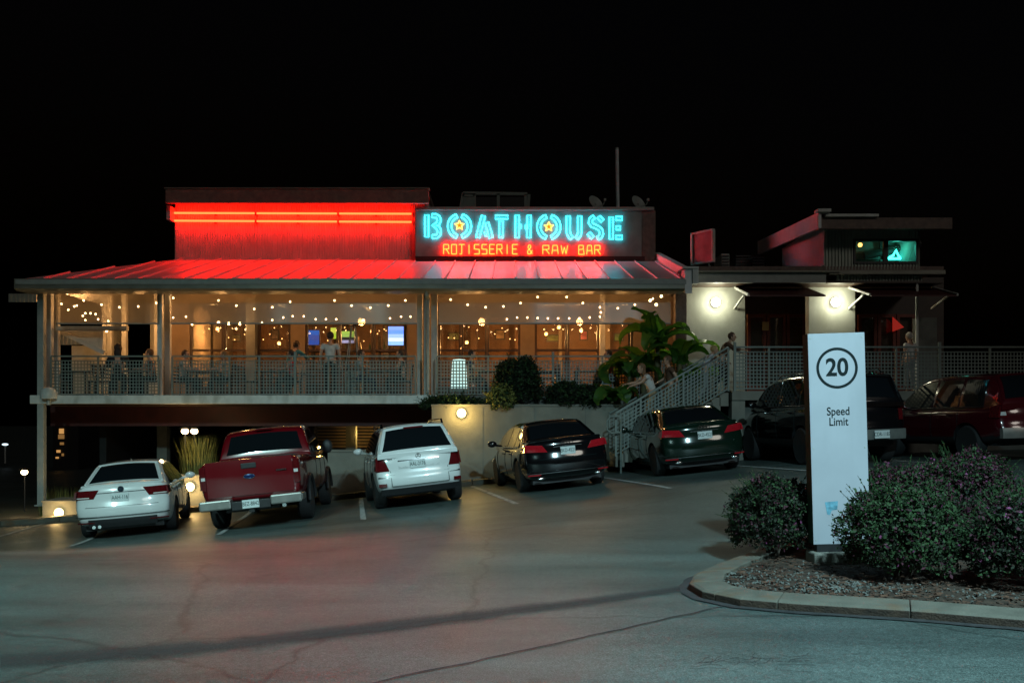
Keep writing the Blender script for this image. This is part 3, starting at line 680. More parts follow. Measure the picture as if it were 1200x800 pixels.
# clerestory window
m = MB(); t = .06
for (a, b, c, d) in ((wx0, wx0 + t, wz0, wz1), (wx1 - t, wx1, wz0, wz1), (wx0 + t, wx1 - t, wz1 - t, wz1), (wx0 + t, wx1 - t, wz0, wz0 + t), ((wx0 + wx1) / 2 - .06, (wx0 + wx1) / 2 + .06, wz0 + t, wz1 - t)):
    m.b2(a, b, YC - .02, YC + .055, c, d)
wf = EB.part(m, 'window', M_BLACK)
for (a, b) in ((wx0 + t, (wx0 + wx1) / 2 - .06), ((wx0 + wx1) / 2 + .06, wx1 - t)):
    m = MB(); m.b2(a, b, YC + .02, YC + .026, wz0 + t, wz1 - t); EB.part(m, 'pane', M_PANE, wf)
# entrance platform (its front below the railing)
EPY = 21.75; ZP = Z(458, EPY)
PL = Th('entrance_platform', 'raised concrete entrance platform carrying the railing behind the dark cars', 'platform', (9, 23, .5))
m = MB(); m.b2(X(858, EPY), 16, EPY, DE + 1.7, ZP - .22, ZP); PL.part(m, 'slab', M_CONC)
m = MB(); m.b2(X(872, EPY), 16, EPY + .5, EPY + .8, .2, ZP - .222); PL.part(m, 'wall', M_CONCD)
for px in (866, 905, 1040, 1130):
    m = MB(); m.b2(X(px, EPY) - .16, X(px, EPY) + .16, EPY + .05, EPY + .4, .2, ZP - .222); PL.part(m, 'pier', M_CONC)
m = MB(); m.b2(4.42, X(858, EPY) + .0, EPY + 1.6, DE + .0, 1.0, ZP - .01); PL.part(m, 'landing', M_CONC)
# ================================================================ NEON
E_CY = emis('neon_cyan', (.022, .56, .72), 17)
E_OR = emis('neon_orange', (1.0, .0072, .001), 130); E_YE = emis('neon_star', (1.0, .62, .12), 4)
def stroke_loop(pts, hw, r=.03, rounded=True):
    """closed loop around a centre line"""
    P = [Vector((p[0], p[1])) for p in pts]; L, R2 = [], []
    for i, p in enumerate(P):
        t = (P[min(i + 1, len(P) - 1)] - P[max(0, i - 1)]).normalized(); n = Vector((-t.y, t.x)); L.append(p + n * hw); R2.append(p - n * hw)
    return L + R2[::-1]
def cx(p, which):       # sheet coordinates of the enlarged crops -> metres on the sign wall
    px = (484 if which == 0 else 610) + p[0] / 8.571; py = 240 + p[1] / 8.571
    return (X(px, YS), Z(py, YS))
Tn = Th('neon_lettering', 'large cyan double-tube neon lettering forming the upper line of the roof sign', 'neon sign', (X(617, YS), YS - .06, 7.4))
def arc(c, rx, ry, a0, a1, n=10): return [(c[0] + rx * math.cos(math.radians(a0 + (a1 - a0) * i / n)), c[1] - ry * math.sin(math.radians(a0 + (a1 - a0) * i / n))) for i in range(n + 1)]
LT = [
 ('B', 0, [[(140, 108), (140, 328)], [(192, 116), (232, 116), (258, 134), (264, 165), (250, 196), (212, 214), (250, 232), (266, 262), (262, 300), (238, 324), (196, 326)]]),
 ('O', 0, [arc((468, 220), 100, 106, 105, 255, 12), arc((468, 220), 100, 106, 75, -75, 12)]),
 ('A', 0, [[(708, 116), (650, 334)], [(740, 184), (786, 336)], [(722, 300), (752, 296)]]),
 ('T', 0, [[(828, 130), (952, 130)], [(886, 170), (884, 336)]]),
 ('H', 0, [[(1046, 112), (1046, 336)], [(1064, 222), (1082, 222)], [(1166, 112), (1162, 336)], [(1130, 228), (1148, 228)]]),
 ('O', 1, [arc((283, 228), 100, 108, 105, 255, 12), arc((283, 228), 100, 108, 75, -75, 12)]),
 ('U', 1, [[(478, 118), (478, 280), (492, 318), (514, 342)], [(592, 118), (592, 285), (582, 320), (562, 342)]]),
 ('S', 1, [[(736, 126), (706, 150), (698, 185), (716, 210), (770, 232), (804, 258), (812, 300), (798, 326), (772, 342)], [(782, 128), (820, 168)], [(682, 290), (722, 336)]]),
 ('E', 1, [[(908, 130), (908, 350)], [(956, 142), (1016, 142)], [(958, 238), (1000, 238)], [(956, 332), (1016, 332)]]),
]
for ch_, w_, st in LT:
    m = MB()
    for s_ in st:
        pts = [cx(p, w_) for p in s_]; lp = stroke_loop(pts, .057)
        m.tube([(a, YS - .075, b) for a, b in lp], .0115, 6, closed=True)
    Tn.part(m, 'letter', E_CY, label='cyan letter ' + ch_, smooth=True)
Ts = []
for (w_, c_, lbl) in ((0, (467, 212), 'yellow neon star inside the first O'), (1, (283, 226), 'yellow neon star inside the second O')):
    c = cx(c_, w_); t = Th('neon_star', lbl + ' of the rooftop sign', 'neon star', (c[0], YS - .06, c[1])); m = MB()
    pts = []
    for k in range(10):
        r = .15 if k % 2 == 0 else .068; a = math.pi / 2 + k * math.pi / 5; pts.append((c[0] + r * math.cos(a), YS - .075, c[1] + r * math.sin(a)))
    m.tube(pts, .017, 6, closed=True); t.part(m, 'tube', E_YE, smooth=True)
    m = MB(); n_ = len(pts); m.add([(p[0], YS - .055, p[2]) for p in pts] + [(c[0], YS - .055, c[1])], [(i, (i + 1) % n_, n_) for i in range(n_)]); t.part(m, 'backing', mat('star_yellow', (.75, .45, .06), .5))
G = {'R': [[(0, 0), (0, 1), (.75, 1), (.8, .55), (0, .5)], [(.4, .5), (.85, 0)]], 'O': [[(.05, .0), (.05, 1), (.8, 1), (.8, 0), (.05, 0)]], 'T': [[(0, 1), (.9, 1)], [(.45, 1), (.45, 0), (.1, 0)]],
     'I': [[(.4, 1), (.4, 0)]], 'S': [[(.8, 1), (.05, 1), (.05, .52), (.8, .48), (.8, 0), (0, 0)]], 'E': [[(.85, 1), (.05, 1), (.05, 0), (.85, 0)], [(.05, .52), (.7, .52)]],
     '&': [[(.85, 0), (.15, .75), (.3, 1), (.6, .95), (.6, .7), (.1, .35), (.15, 0), (.5, 0), (.85, .4)]], 'A': [[(0, 0), (.12, 1), (.68, 1), (.8, 0)], [(.05, .42), (.75, .42)]],
     'W': [[(0, 1), (.2, 0), (.42, .8), (.64, 0), (.85, 1)]], 'B': [[(0, 0), (0, 1), (.65, 1), (.7, .6), (0, .52)], [(.7, .52), (.8, 0), (0, 0)]]}
Tr = Th('neon_script', 'small orange neon lettering with red glow, below the large cyan letters', 'neon sign', (X(610, YS), YS - .06, 6.9))
def word(wd, px0, px1, py0, py1):
    n = len(wd); w = (px1 - px0) / n
    for i, c in enumerate(wd):
        m = MB()
        for s_ in G[c]:
            pts = []
            for u, v in s_: pts.append((X(px0 + (i + u * .86) * w, YS), YS - .06, Z(py1 - (py1 - py0) * v, YS)))
            d_ = []
            for a, b in zip(pts, pts[1:]): a = Vector(a); b = Vector(b); d_ += [a, a.lerp(b, .12), a.lerp(b, .88)]
            m.tube(d_ + [Vector(pts[-1])], .014, 6)
        Tr.part(m, 'letter', E_OR, label='orange letter ' + c, smooth=True)
word('ROTISSERIE', 520, 609, 287, 298); word('&', 617.5, 626, 287.5, 298); word('RAW', 636, 668, 288, 298); word('BAR', 678, 706, 288, 298.5)
# the red border tubes
for k, (pa, pb, na) in enumerate(((251, 252, 'upper'), (260, 261.5, 'lower'))):
    t = Th('neon_tube', 'long ' + na + ' orange-red neon line along the top of the corrugated wall', 'neon tube', (X(345, DW), DW - .12, Z(pa, DW)), 'neon lines on the upper wall')
    segs = [(205, 301), (301.5, 397), (397.5, 484)]
    for a, b in segs:
        za = Z(pa + (pb - pa) * (a - 205) / 280, DW); zb = Z(pa + (pb - pa) * (b - 205) / 280, DW)
        m = MB(); m.tube([(X(a, DW) + .03, DW - .16, za), (X(b, DW) - .03, DW - .16, zb)], .03, 8); t.part(m, 'tube', emis('neon_line', (1.0, .0062, .0014), 76), smooth=True)
        for q in (a, (a + b) / 2, b - .6):
            m = MB(); m.b2(X(q, DW) , X(q, DW) + .03, DW - .15, DW - .03, za - .06, za + .03); t.part(m, 'bracket', M_BLACK)
# green tube inside the clerestory
t = Th('neon_tube', 'green-blue neon shape glowing inside the clerestory window', 'neon tube', (X(1052, 24.9), 24.9, Z(300, 24.9)))
m = MB(); m.tube([at(1040, 303, 24.9), at(1047, 299, 24.9), at(1050, 293, 24.9), at(1053, 300, 24.9), at(1057, 303, 24.9), at(1040, 303, 24.9)], .03, 6); t.part(m, 'tube', emis('neon_teal', (.04, .9, .75), 9), smooth=True)
lamp('clerestory_neon_light', 'POINT', (X(1050, 24.6), 24.6, Z(292, 24.6)), 9, (.1, 1, .70), .1)
t = Th('ceiling_lamp', 'small orange lamp at the upper left inside the clerestory window', 'ceiling lamp', at(1008, 286, 24.7)); m = MB(); m.sphere(at(1008, 287, 24.7), .06, 10, 6); t.part(m, 'globe', emis('amber_globe', (1, .5, .1), 5), smooth=True)
m = MB(); m.tube([at(1008, 285.6, 24.7), at(1008, 279, 24.7)], .01, 5); t.part(m, 'cord', M_BLACK)
t = Th('hanging_duct', 'dark slanting duct inside the clerestory window', 'duct', at(1045, 288, 25)); m = MB(); m.tube([at(1012, 300, 25), at(1078, 286, 25)], .11, 8); t.part(m, 'tube', M_BLACK, smooth=True); m = MB(); m.b2(X(1000, 25.1), X(1035, 25.1), 25, 25.1, Z(304, 25), Z(297, 25)); m.b2(X(1030, 25.1), X(1034, 25.1), 25.0, 25.1, Z(312, 25), Z(280, 25)); t.part(m, 'hanger', M_BLACK)
# ================================================================ ROUND WALL LAMPS
E_GLOBE = emis('lamp_globe_white', (1.0, .94, .72), 7); E_GLOBY = emis('lamp_globe_yellow', (1.0, .72, .28), 7)
def globe(px, py, y, r, em, lbl, power, col, big=.09):
    c = at(px, py, y); t = Th('wall_lamp', lbl, 'wall lamp', (c.x, y, c.z), 'round wall lamps')
    m = MB(); m.lathe([(0, 0), (r * .8, 0), (r * .85, .04), (r * .3, .05)], (c.x, y, c.z), 16, 'y', Matrix.Rotation(0, 3, 'X')); 
    t.part(m, 'base', M_GREY)
    m = MB(); m.sphere((c.x, y - .09, c.z), r, 16, 10, (1, .7, 1)); t.part(m, 'globe', em, smooth=True)
    lamp('wall_lamp_light', 'POINT', (c.x, y - .09 - r * .9 - .05, c.z), power, col, r * .8)
globe(838, 354.5, DE, .13, E_GLOBE, 'glowing round wall lamp on the pale entrance wall beside the banana plants', 30, (1, 1, .72))
globe(978, 354.5, DE, .13, E_GLOBE, 'glowing round wall lamp on the pale wall above the speed limit sign', 30, (1, 1, .72))
globe(541, 484, YP, .12, E_GLOBY, 'yellow glowing round lamp on the planter wall behind the white SUV', 42, (1, .66, .18))
globe(71, 600, 23.45, .12, E_GLOBY, 'yellow glowing round lamp on the low block under the left deck post', 22, (1, .66, .25))
globe(224, 570, 23.4, .12, E_GLOBY, 'yellow glowing round lamp on the low wall by the white sedan', 34, (1, .66, .25))
# string lights
E_BULB = emis('bulb_warm', (1.0, .60, .25), 24); E_BULB2 = emis('bulb_bright', (1.0, .66, .28), 40)
bulb_me = {}
def bulb(r, em):
    k = (r, em.name)
    if k not in bulb_me: m = MB(); m.sphere((0, 0, 0), r, 8, 6); bulb_me[k] = m.build('bulb', em, smooth=True, mesh_only=True)
    return bulb_me[k]
def string(lbl, pts, y, r=.027, em=E_BULB, anch=None):
    y = y if isinstance(y, list) else [y] * len(pts)
    P = [at(px, py, yy) for (px, py), yy in zip(pts, y)]
    t = thing('string_lights', lbl, 'string lights', P[0], 0, 'strings of warm bulbs under the porch roof')
    m = MB(); W_ = [p - P[0] + Vector((0, 0, .07)) for p in P]; m.tube(W_, .004, 4); m.build('wire', M_BLACK, t)
    for p in P: o = obj('bulb', bulb(r, em), t); o.location = p - P[0]
string('string of bulbs behind the left vinyl curtain', [(79, 344), (98, 352), (119, 357), (140, 360), (162, 359), (183, 355)], 24.7)
string('cluster string of bulbs sloping down at the left end of the porch', [(68, 348), (72, 356), (80, 363), (87, 359), (90, 358), (100, 367), (106, 367), (112, 368)], 26)
string('short drooping string of bulbs at the left end above the gable brace', [(97, 370), (100, 375), (115, 374), (127, 376), (125, 388)], 26.5)
string('string of bulbs behind the left half of the long middle curtain', [(203, 349), (256, 352), (277, 358), (298, 362), (319, 360), (340, 353.5)], 24.7)
string('string of bulbs behind the right half of the long middle curtain', [(392, 352), (412, 358), (434, 360.5), (455, 358), (475, 352)], 24.7)
string('low string of bulbs along the hem of the middle curtain', [(203, 372), (218, 371), (225, 380), (307, 378), (319, 375), (332, 372), (343, 370.5), (356, 370.5), (370, 374), (382, 374), (394, 374), (426, 375), (457, 373), (470, 371), (481, 371)], 26.5)
string('string of bulbs behind the left part of the right curtain', [(528, 351), (548, 357), (569, 360), (590, 359), (610, 355), (630, 348)], 24.7)
string('string of bulbs behind the right part of the right curtain', [(664, 348), (683, 355), (703, 360), (724, 361), (744, 357), (765, 350)], 24.7)
string('low string of bulbs along the hem of the right curtain', [(498, 370), (507, 372), (594, 374), (606, 372), (618, 372), (630, 372.5), (642, 373), (654, 373), (667, 373), (679, 373), (691, 372), (703, 371), (704, 366), (760, 372)], 26.5)
string('short bright string of bulbs above the wooden window', [(256, 378), (268, 379), (281, 379)], 27.2, .042, E_BULB2)
string('short bright string of bulbs near the porch right end', [(762, 352), (769, 357), (775, 347)], 26.0, .04, E_BULB2)
# scattered interior bulbs
ri = random.Random(9)
for lbl, (a, b) in (('fairy lights deep inside behind the left windows', (262, 338)), ('fairy lights deep inside behind the centre windows', (360, 474)), ('fairy lights deep inside behind the windows right of the white column', (516, 606))):
    pts = [(a + (b - a) * (q + ri.uniform(-.3, .3)) / 10, 384 + 14 * abs(math.sin(q * .8)) + ri.uniform(-2, 2)) for q in range(11)]; string(lbl, pts, [30.4] * len(pts), .017, emis('bulb_small', (1, .45, .14), 8))
def pendant(px, py, y, lbl, power, r=.06):
    c = at(px, py, y); t = Th('pendant_lamp', lbl, 'pendant lamp', (c.x, y, c.z), 'pendant lamps over the dining room')
    m = MB(); m.sphere((c.x, y, c.z), r, 12, 8); t.part(m, 'globe', emis('pendant_globe', (1, .5, .16), 5), smooth=True)
    m = MB(); m.tube([(c.x, y, c.z + r), (c.x, y, 5.6)], .01, 5); t.part(m, 'cord', M_BLACK)
    m = MB(); m.lathe([(r * .5, r * .9), (r * .4, r * 1.2), (.01, r * 1.3)], c, 12); t.part(m, 'cap', M_BLACK)
    lamp('pendant_light', 'POINT', (c.x, y - .05, c.z - r - .12), power * 1.7, (1, .50, .15), .06)
for i, (px, py, pw_) in enumerate(((255, 385, 60), (327, 402, 50), (436, 388, 50), (547, 401, 60), (655, 383, 90), (640, 391, 55), (681, 387, 70), (729, 390, 60))):
    pendant(px, py, 30.5 + (i % 3) * .4, ['glowing pendant behind the orange wooden window', 'glowing pendant left of the tan pilaster', 'glowing pendant between the bar screens', 'glowing pendant right of the lilac column', 'largest glowing pendant in the dining room', 'pendant just left of the largest one', 'pendant right of the largest one', 'pendant in the last window at the right'][i], pw_)
# porch working lights (under the ceiling, behind the curtains)
for px in (100, 165, 260, 400, 560, 690): lamp('porch_lamp_light', 'POINT', (X(px, 26.3), 26.3, 4.95), 62, (1, .46, .14), .12)
# weather curtains
for a, b, lbl in ((66, 187, 'clear vinyl roll-down curtain across the left bay'), (200, 489, 'long clear vinyl roll-down curtain across the middle bay'), (514, 786, 'clear vinyl roll-down curtain across the right bay')):
    yc = DF + .18; t = Th('porch_curtain', lbl + ' of the porch', 'curtain', (X((a + b) / 2, yc), yc, Z(341, yc))); m = MB(); n = 60; vs = []
    for i in range(n + 1):
        x = X(a + (b - a) * i / n, yc); d = .012 * math.sin(i * .21) + .004 * math.sin(i * .7)
        vs += [(x, yc, Z(342, yc)), (x, yc + d, Z(360, yc)), (x, yc + d * 1.5, Z(379, yc))]
    m.add(vs, [(3 * i + k, 3 * i + 3 + k, 3 * i + 4 + k, 3 * i + 1 + k) for i in range(n) for k in (0, 1)]); t.part(m, 'sheet', M_CURT, smooth=True)
    m = MB(); m.tube([(X(a, yc), yc, Z(379, yc)), (X(b, yc), yc, Z(379, yc))], .022, 6); t.part(m, 'hem_bar', M_GREY)
    m = MB(); m.tube([(X(a, yc), yc, Z(341, yc)), (X(b, yc), yc, Z(341, yc))], .04, 8); t.part(m, 'roller', M_GREY)
# screens over the bar
def screen(px0, px1, py0, py1, y, col, st, lbl, bands):
    t = Th('television', lbl, 'television', at((px0 + px1) / 2, py1, y)); m = MB(); m.b2(X(px0 - .7, y), X(px1 + .7, y), y, y + .07, Z(py1 + .7, y), Z(py0 - .7, y)); t.part(m, 'casing', M_BLACK)
    n = len(bands)
    for i, c in enumerate(bands):
        za = Z(py1 - (py1 - py0) * i / n, y); zb = Z(py1 - (py1 - py0) * (i + 1) / n, y)
        m = MB(); m.b2(X(px0, y), X(px1, y), y - .01, y - .002, za + .003, zb); t.part(m, 'picture_band', emis('screen_%d_%d' % (px0, i), c, st))
    m = MB(); m.bar(at((px0 + px1) / 2, py0, y + .05), (X((px0 + px1) / 2, y), y + .05, 5.6), .03); t.part(m, 'bracket', M_BLACK)
screen(360, 374, 387, 404, 29.4, None, 1.0, 'dim blue television leftmost in the bar', [(.02, .10, .5), (.05, .1, .42), (.02, .14, .6)])
screen(387.5, 394, 384, 397, 29.6, None, 1.0, 'narrow yellow-green television above the man in white', [(.55, .8, .05), (.8, .9, .1)])
screen(400.5, 415, 388, 402, 29.6, None, 1.0, 'television with yellow-green picture and a white caption strip, second from right', [(.5, .5, .8), (.02, .03, .03), (.45, .75, .15), (.5, .8, .12)])
screen(455, 473, 382.5, 404.5, 28.8 - .9, None, 1.3, 'bright blue-white television rightmost in the bar', [(.25, .5, 1), (.6, .75, 1), (.3, .5, 1), (.12, .3, .95), (.2, .35, .95)])
# lights far left and under the deck
def bollard(px, py, y, lbl, power, top=True, zb=None):
    c = at(px, py, y); z0 = zb if zb is not None else g(c.x, y); t = Th('path_lamp', lbl, 'path lamp', (c.x, y, z0), 'small post lamps')
    m = MB(); m.tube([(c.x, y, z0), (c.x, y, c.z)], .022, 6); t.part(m, 'post', M_BLACK)
    m = MB(); m.sphere((c.x, y - .02, c.z), .09, 10, 8, (1.1, 1, .9)); t.part(m, 'bulb', emis('path_bulb', (1, .72, .36), 14), smooth=True)
    m = MB(); m.lathe([(.17, .06), (.10, .12), (.01, .14)], c, 12); t.part(m, 'shade', M_BLACK)
    lamp('path_lamp_light', 'POINT', (c.x, y - .5, c.z + .0), power, (1, .7, .32), .1)
bollard(29, 553, 27, 'path lamp with warm glow on a thin post at the far left edge', 14)
bollard(217, 505, 24.2, 'left one of the two post lamps over the tall grass', 14, zb=.0)
bollard(228, 505, 24.3, 'right one of the two post lamps over the tall grass', 14, zb=.0)
t = Th('corner_lamp', 'hooded lamp lit blue-white at the left end of the deck railing', 'lamp', at(58, 470, 23.7))
m = MB(); c = at(57, 461, 23.7); m.lathe([(.20, -.14), (.21, .0), (.17, .10), (.08, .16), (0, .17)], c, 16); t.part(m, 'hood', M_WHITE, smooth=True)
m = MB(); m.tube([c + Vector((0, 0, -.3)), c], .05, 8); t.part(m, 'stem', M_GREY); m = MB(); m.sphere(c + Vector((0, 0, -.03)), .1, 10, 6); t.part(m, 'bulb', M_BLACK)
# distant lit windows / building to the far left, seen under the deck
t = Th('distant_building', 'distant dark building with one lit window column, seen left under the deck', 'building', (X(72, 60), 60, -2)); m = MB(); m.b2(X(62, 60), X(92, 60), 60, 64, -4, 1.6); t.part(m, 'wall', M_BLACK)
for k, (a, b, c_, d_) in enumerate(((70, 75, 502, 508), (69, 75.5, 509, 514), (67, 71, 527, 530), (71, 75, 518, 521), (66, 69, 535, 537), (73, 75, 531, 534))):
    m = MB(); m.b2(X(a, 60), X(b, 60), 59.9, 59.99, Z(d_, 60), Z(c_, 60)); t.part(m, 'window', emis('far_window_%d' % (k % 2), (1, .5, .15), (.55, .2)[k % 2]))
t = Th('street_light', 'faint distant white street light at the far left', 'street light', (X(6, 70), 70, g(-30, 70)))
m = MB(); m.tube([(X(6, 70), 70, g(-30, 70)), (X(6, 70), 70, Z(521, 70))], .06, 6); t.part(m, 'pole', M_GREY); m = MB(); m.sphere(at(6, 520.5, 70), .13, 8, 6, (2, 1, .7)); t.part(m, 'lamp_head', emis('far_lamp', (.7, .9, 1), 1.5))
t = Th('corrugated_canopy', 'dim corrugated canopy sticking out left of the porch eave', 'canopy', at(30, 350, 26)); mm_ = MB(); corr(mm_, X(10, 26), X(44, 26), Z(354, 26), Z(345, 26), 26, .12, .03); t.part(mm_, 'sheet', M_CORRG)
m = MB(); m.b2(X(10, 26), X(44, 26), 26, 28, Z(345, 26), Z(344, 26)); t.part(m, 'top', M_CORRG)
# ================================================================ ROOFTOP THINGS
t = Th('steel_equipment_stand', 'dim teal steel equipment frame on the roof above the cyan sign letters', 'equipment frame', at(580, 245, 28.1)); m = MB()
for a, b in (((540, 243), (543, 226)), ((543, 226.5), (618, 227.5)), ((556, 243), (556, 227)), ((584, 243), (584, 227)), ((616, 244), (616, 228)), ((542, 229), (556, 229)), ((619, 244), (620, 228))): m.bar(at(*a, 28.1), at(*b, 28.1), .09)
t.part(m, 'frame', M_RAIL); m = MB(); m.b2(X(557, 30), X(583, 30), 30, 31, Z(244, 30), Z(231, 30)); t.part(m, 'unit', M_BLACK); m = MB(); m.b2(X(586, 30), X(614, 30), 30, 31, Z(244, 30), Z(231, 30)); t.part(m, 'unit', M_BLACK)
m = MB(); m.b2(X(541, 29.2), X(555, 29.2), 29.2, 29.9, Z(243, 29.2), Z(228, 29.2)); t.part(m, 'hood', M_RAIL)
t = Th('roof_mast', 'tall thin steel mast standing on the roof near the right end of the sign', 'mast', at(723, 245, 27.9)); m = MB(); m.tube([at(724, 246, 27.9), at(723, 175, 27.9)], .055, 10); t.part(m, 'pole', mat('mast_paint', (.55, .6, .62), .4)); m = MB(); m.lathe([(.055, 0), (.05, .05), (0, .06)], at(723, 175, 27.9), 10); t.part(m, 'cap', M_GREY)
for px, s_, lbl in ((698, 1, 'satellite dish on the roof left of the mast'), (748, 1, 'satellite dish on the roof right of the mast, at the sign end')):
    c = at(px, 238, 27.9); t = Th('satellite_dish', lbl, 'satellite dish', (c.x, 27.9, Z(245, 27.9)))
    Q = Matrix.Rotation(math.radians(38), 3, 'Z') @ Matrix.Rotation(math.radians(62), 3, 'X')
    m = MB(); m.lathe([(0, -.06), (.12, -.05), (.22, -.02), (.27, .02), (.26, .03), (.2, -.005), (0, -.045)], c, 18, 'z', Q); t.part(m, 'dish', M_GREY, smooth=True)
    m = MB(); m.tube([c, c + Vector((.05, .02, -.22))], .025, 6); m.tube([c + Vector((-.02, -.05, -.2)), c + Vector((.22, -.25, -.10)), c + Vector((.26, -.28, .02))], .015, 6); t.part(m, 'arm', M_GREY)
    m = MB(); m.box(c + Vector((.26, -.28, .03)), (.07, .1, .07)); t.part(m, 'receiver', M_GREY)
c = at(824, 290, 25.5); t = Th('rooftop_sign', 'square pink-lit sign board on edge above the entrance roof', 'sign', at(824, 309, 25.5)); Q = Matrix.Rotation(math.radians(-52), 3, 'Z')
m = MB(); m.box(c, (.75, .07, .86), Q); t.part(m, 'board', mat('sign_pink_board', (.38, .16, .18), .6, var=.3, vs=3)); m = MB()
for sx, sz, dx, dz in ((0, .44, .8, .05), (0, -.44, .8, .05), (-.38, 0, .05, .83), (.38, 0, .05, .83)): m.box(c + Q @ Vector((sx, -.02, sz)), (dx, .11, dz), Q)
t.part(m, 'frame', M_WHITE); m = MB(); m.tube([c + Vector((.1, 0, -.3)), c + Vector((.22, .1, -.55)), c + Vector((.2, .1, -.75))], .025, 6); t.part(m, 'support', M_GREY)
rr = random.Random(2)
for px, w, h, lbl in ((850, 10, 17, 'tall rooftop vent behind the entrance fascia'), (872, 22, 12, 'boxy dark rooftop unit behind the entrance fascia'), (888, 16, 15, 'dim red rooftop unit left of the clerestory')):
    t = Th('rooftop_unit', lbl, 'rooftop unit', at(px, 313, 28)); m = MB(); m.b2(X(px - w / 2, 28), X(px + w / 2, 28), 28, 29, Z(314, 28), Z(314 - h, 28)); t.part(m, 'case', M_GREY if w != 22 else M_BLACK, bevel=.03)
    m = MB()
    for k in range(4): m.b2(X(px - w / 2 + 1, 28), X(px + w / 2 - 1, 28), 27.97, 27.995, Z(311, 28) + k * .09, Z(311, 28) + k * .09 + .04)
    t.part(m, 'louvre', M_BLACK)
# ================================================================ RAILINGS
def lattice(p0, p1, h0, h1, pitch=.080, w=.028):
    """perforated sheet between two base points, from h0 to h1 above the base line (sheared on slopes)"""
    p0 = Vector(p0); p1 = Vector(p1); d = p1 - p0; L = Vector((d.x, d.y, 0)).length; m = MB(); n = max(1, int(L / pitch)); nz = max(1, int((h1 - h0) / pitch)); up = Vector((0, 0, 1))
    nrm = Vector((-d.y, d.x, 0)).normalized() * .002
    def strip(a, b, off, nn):
        m.add([a - off + nn, b - off + nn, b + off + nn, a + off + nn], [(0, 1, 2, 3)])
    for i in range(1, n):
        a = p0 + d * (i / n); strip(a + up * h0, a + up * h1, Vector((d.x, d.y, 0)).normalized() * (w / 2), nrm)
    for k in range(1, nz):
        z = h0 + (h1 - h0) * k / nz; strip(p0 + up * z, p1 + up * z, up * (w / 2), -nrm)
    return m
def railing(lbl, stations, group=None, tall=(), H=1.07, base=.06, mt=M_RAIL):
    a = Vector(stations[0]); t = Th('railing', lbl, 'railing', a)
    for i, s in enumerate(stations):
        s = Vector(s); hh = H + (.14 if i in tall else .0); w = .06 if i in tall else .045
        m = MB(); m.b2(s.x - w / 2, s.x + w / 2, s.y - w / 2, s.y + w / 2, s.z - (.12 if i in tall else 0), s.z + hh - .02); t.part(m, 'post', mt)
    for p, q in zip(stations, stations[1:]):
        p = Vector(p); q = Vector(q); d = (q - p).normalized() * .03; up = Vector((0, 0, 1))
        m = MB(); m.bar(p + up * H, q + up * H, .055, .04); t.part(m, 'top_rail', mt)
        m = MB(); m.bar(p + d + up * (H - .12), q - d + up * (H - .12), .03, .025); m.bar(p + d + up * base, q - d + up * base, .04, .03)
        t.part(m, 'frame', mt)
        t.part(lattice(p + d, q - d, base + .01, H - .13), 'mesh_panel', mt)
    return t
yr = DF + .02
def rp(px, y=yr, z=ZD): return (X(px, y), y, z)
railing('perforated railing along the left bay of the deck', [rp(60), rp(115), rp(186)])
railing('long perforated railing along the middle bay of the deck', [rp(202), rp(269), rp(304), rp(346), rp(385), rp(425), rp(487)], tall=(3,))
railing('perforated railing of the right bay, half hidden by dark shrubs', [rp(512), rp(572), rp(648), rp(706), rp(790)], tall=(2,))
railing('perforated railing along the entrance platform behind the dark cars', [rp(861, EPY + .05, ZP), rp(901, EPY + .05, ZP), rp(943, EPY + .05, ZP), rp(1000, EPY + .05, ZP), rp(1050, EPY + .05, ZP), rp(1101, EPY + .05, ZP), rp(1160, EPY + .05, ZP), rp(1240, EPY + .05, ZP)], tall=(0, 5))
# stair
def stair_pt(s, y): # s 0 bottom .. 1 top
    xb, xt = X(722, EPY), X(857, EPY) - .06; zb = Z(535, EPY); return Vector((xb + (xt - xb) * s, y, zb + (ZP - zb) * s))
railing('near sloping perforated stair railing left of the entrance platform', [stair_pt(s, EPY + .05) for s in (0, .22, .6, 1)])
railing('far sloping perforated stair railing seen through the near one', [stair_pt(s, EPY + 1.5) for s in (0, .3, .65, 1)])
ST = Th('stair', 'concrete entrance stair rising right behind the dark sedans', 'stair', stair_pt(0, EPY + .8))
n = 14
for i in range(n):
    a = stair_pt(i / n, 0); b = stair_pt((i + 1) / n, 0); m = MB(); m.b2(a.x, b.x + .02, EPY + .12, EPY + 1.42, a.z - .25, b.z - .04); ST.part(m, 'step', M_CONC)
t = Th('handrail_loop', 'small looped tube handrail at the foot of the stair', 'handrail', (X(716, EPY), EPY - .1, g(X(716, EPY), EPY)))
m = MB(); xx0, xx1 = X(711, EPY), X(727, EPY); zz = Z(488, EPY); m.tube([(xx1, EPY - .1, g(xx1, EPY)), (xx1, EPY - .1, zz - .1), (xx1 - .06, EPY - .1, zz), (xx0 + .08, EPY - .1, zz), (xx0, EPY - .1, zz - .1), (xx0, EPY - .1, zz - .32), (xx0 + .1, EPY - .1, zz - .4), (xx1 - .02, EPY - .1, zz - .38)], .025, 8); t.part(m, 'tube', M_RAIL, smooth=True)
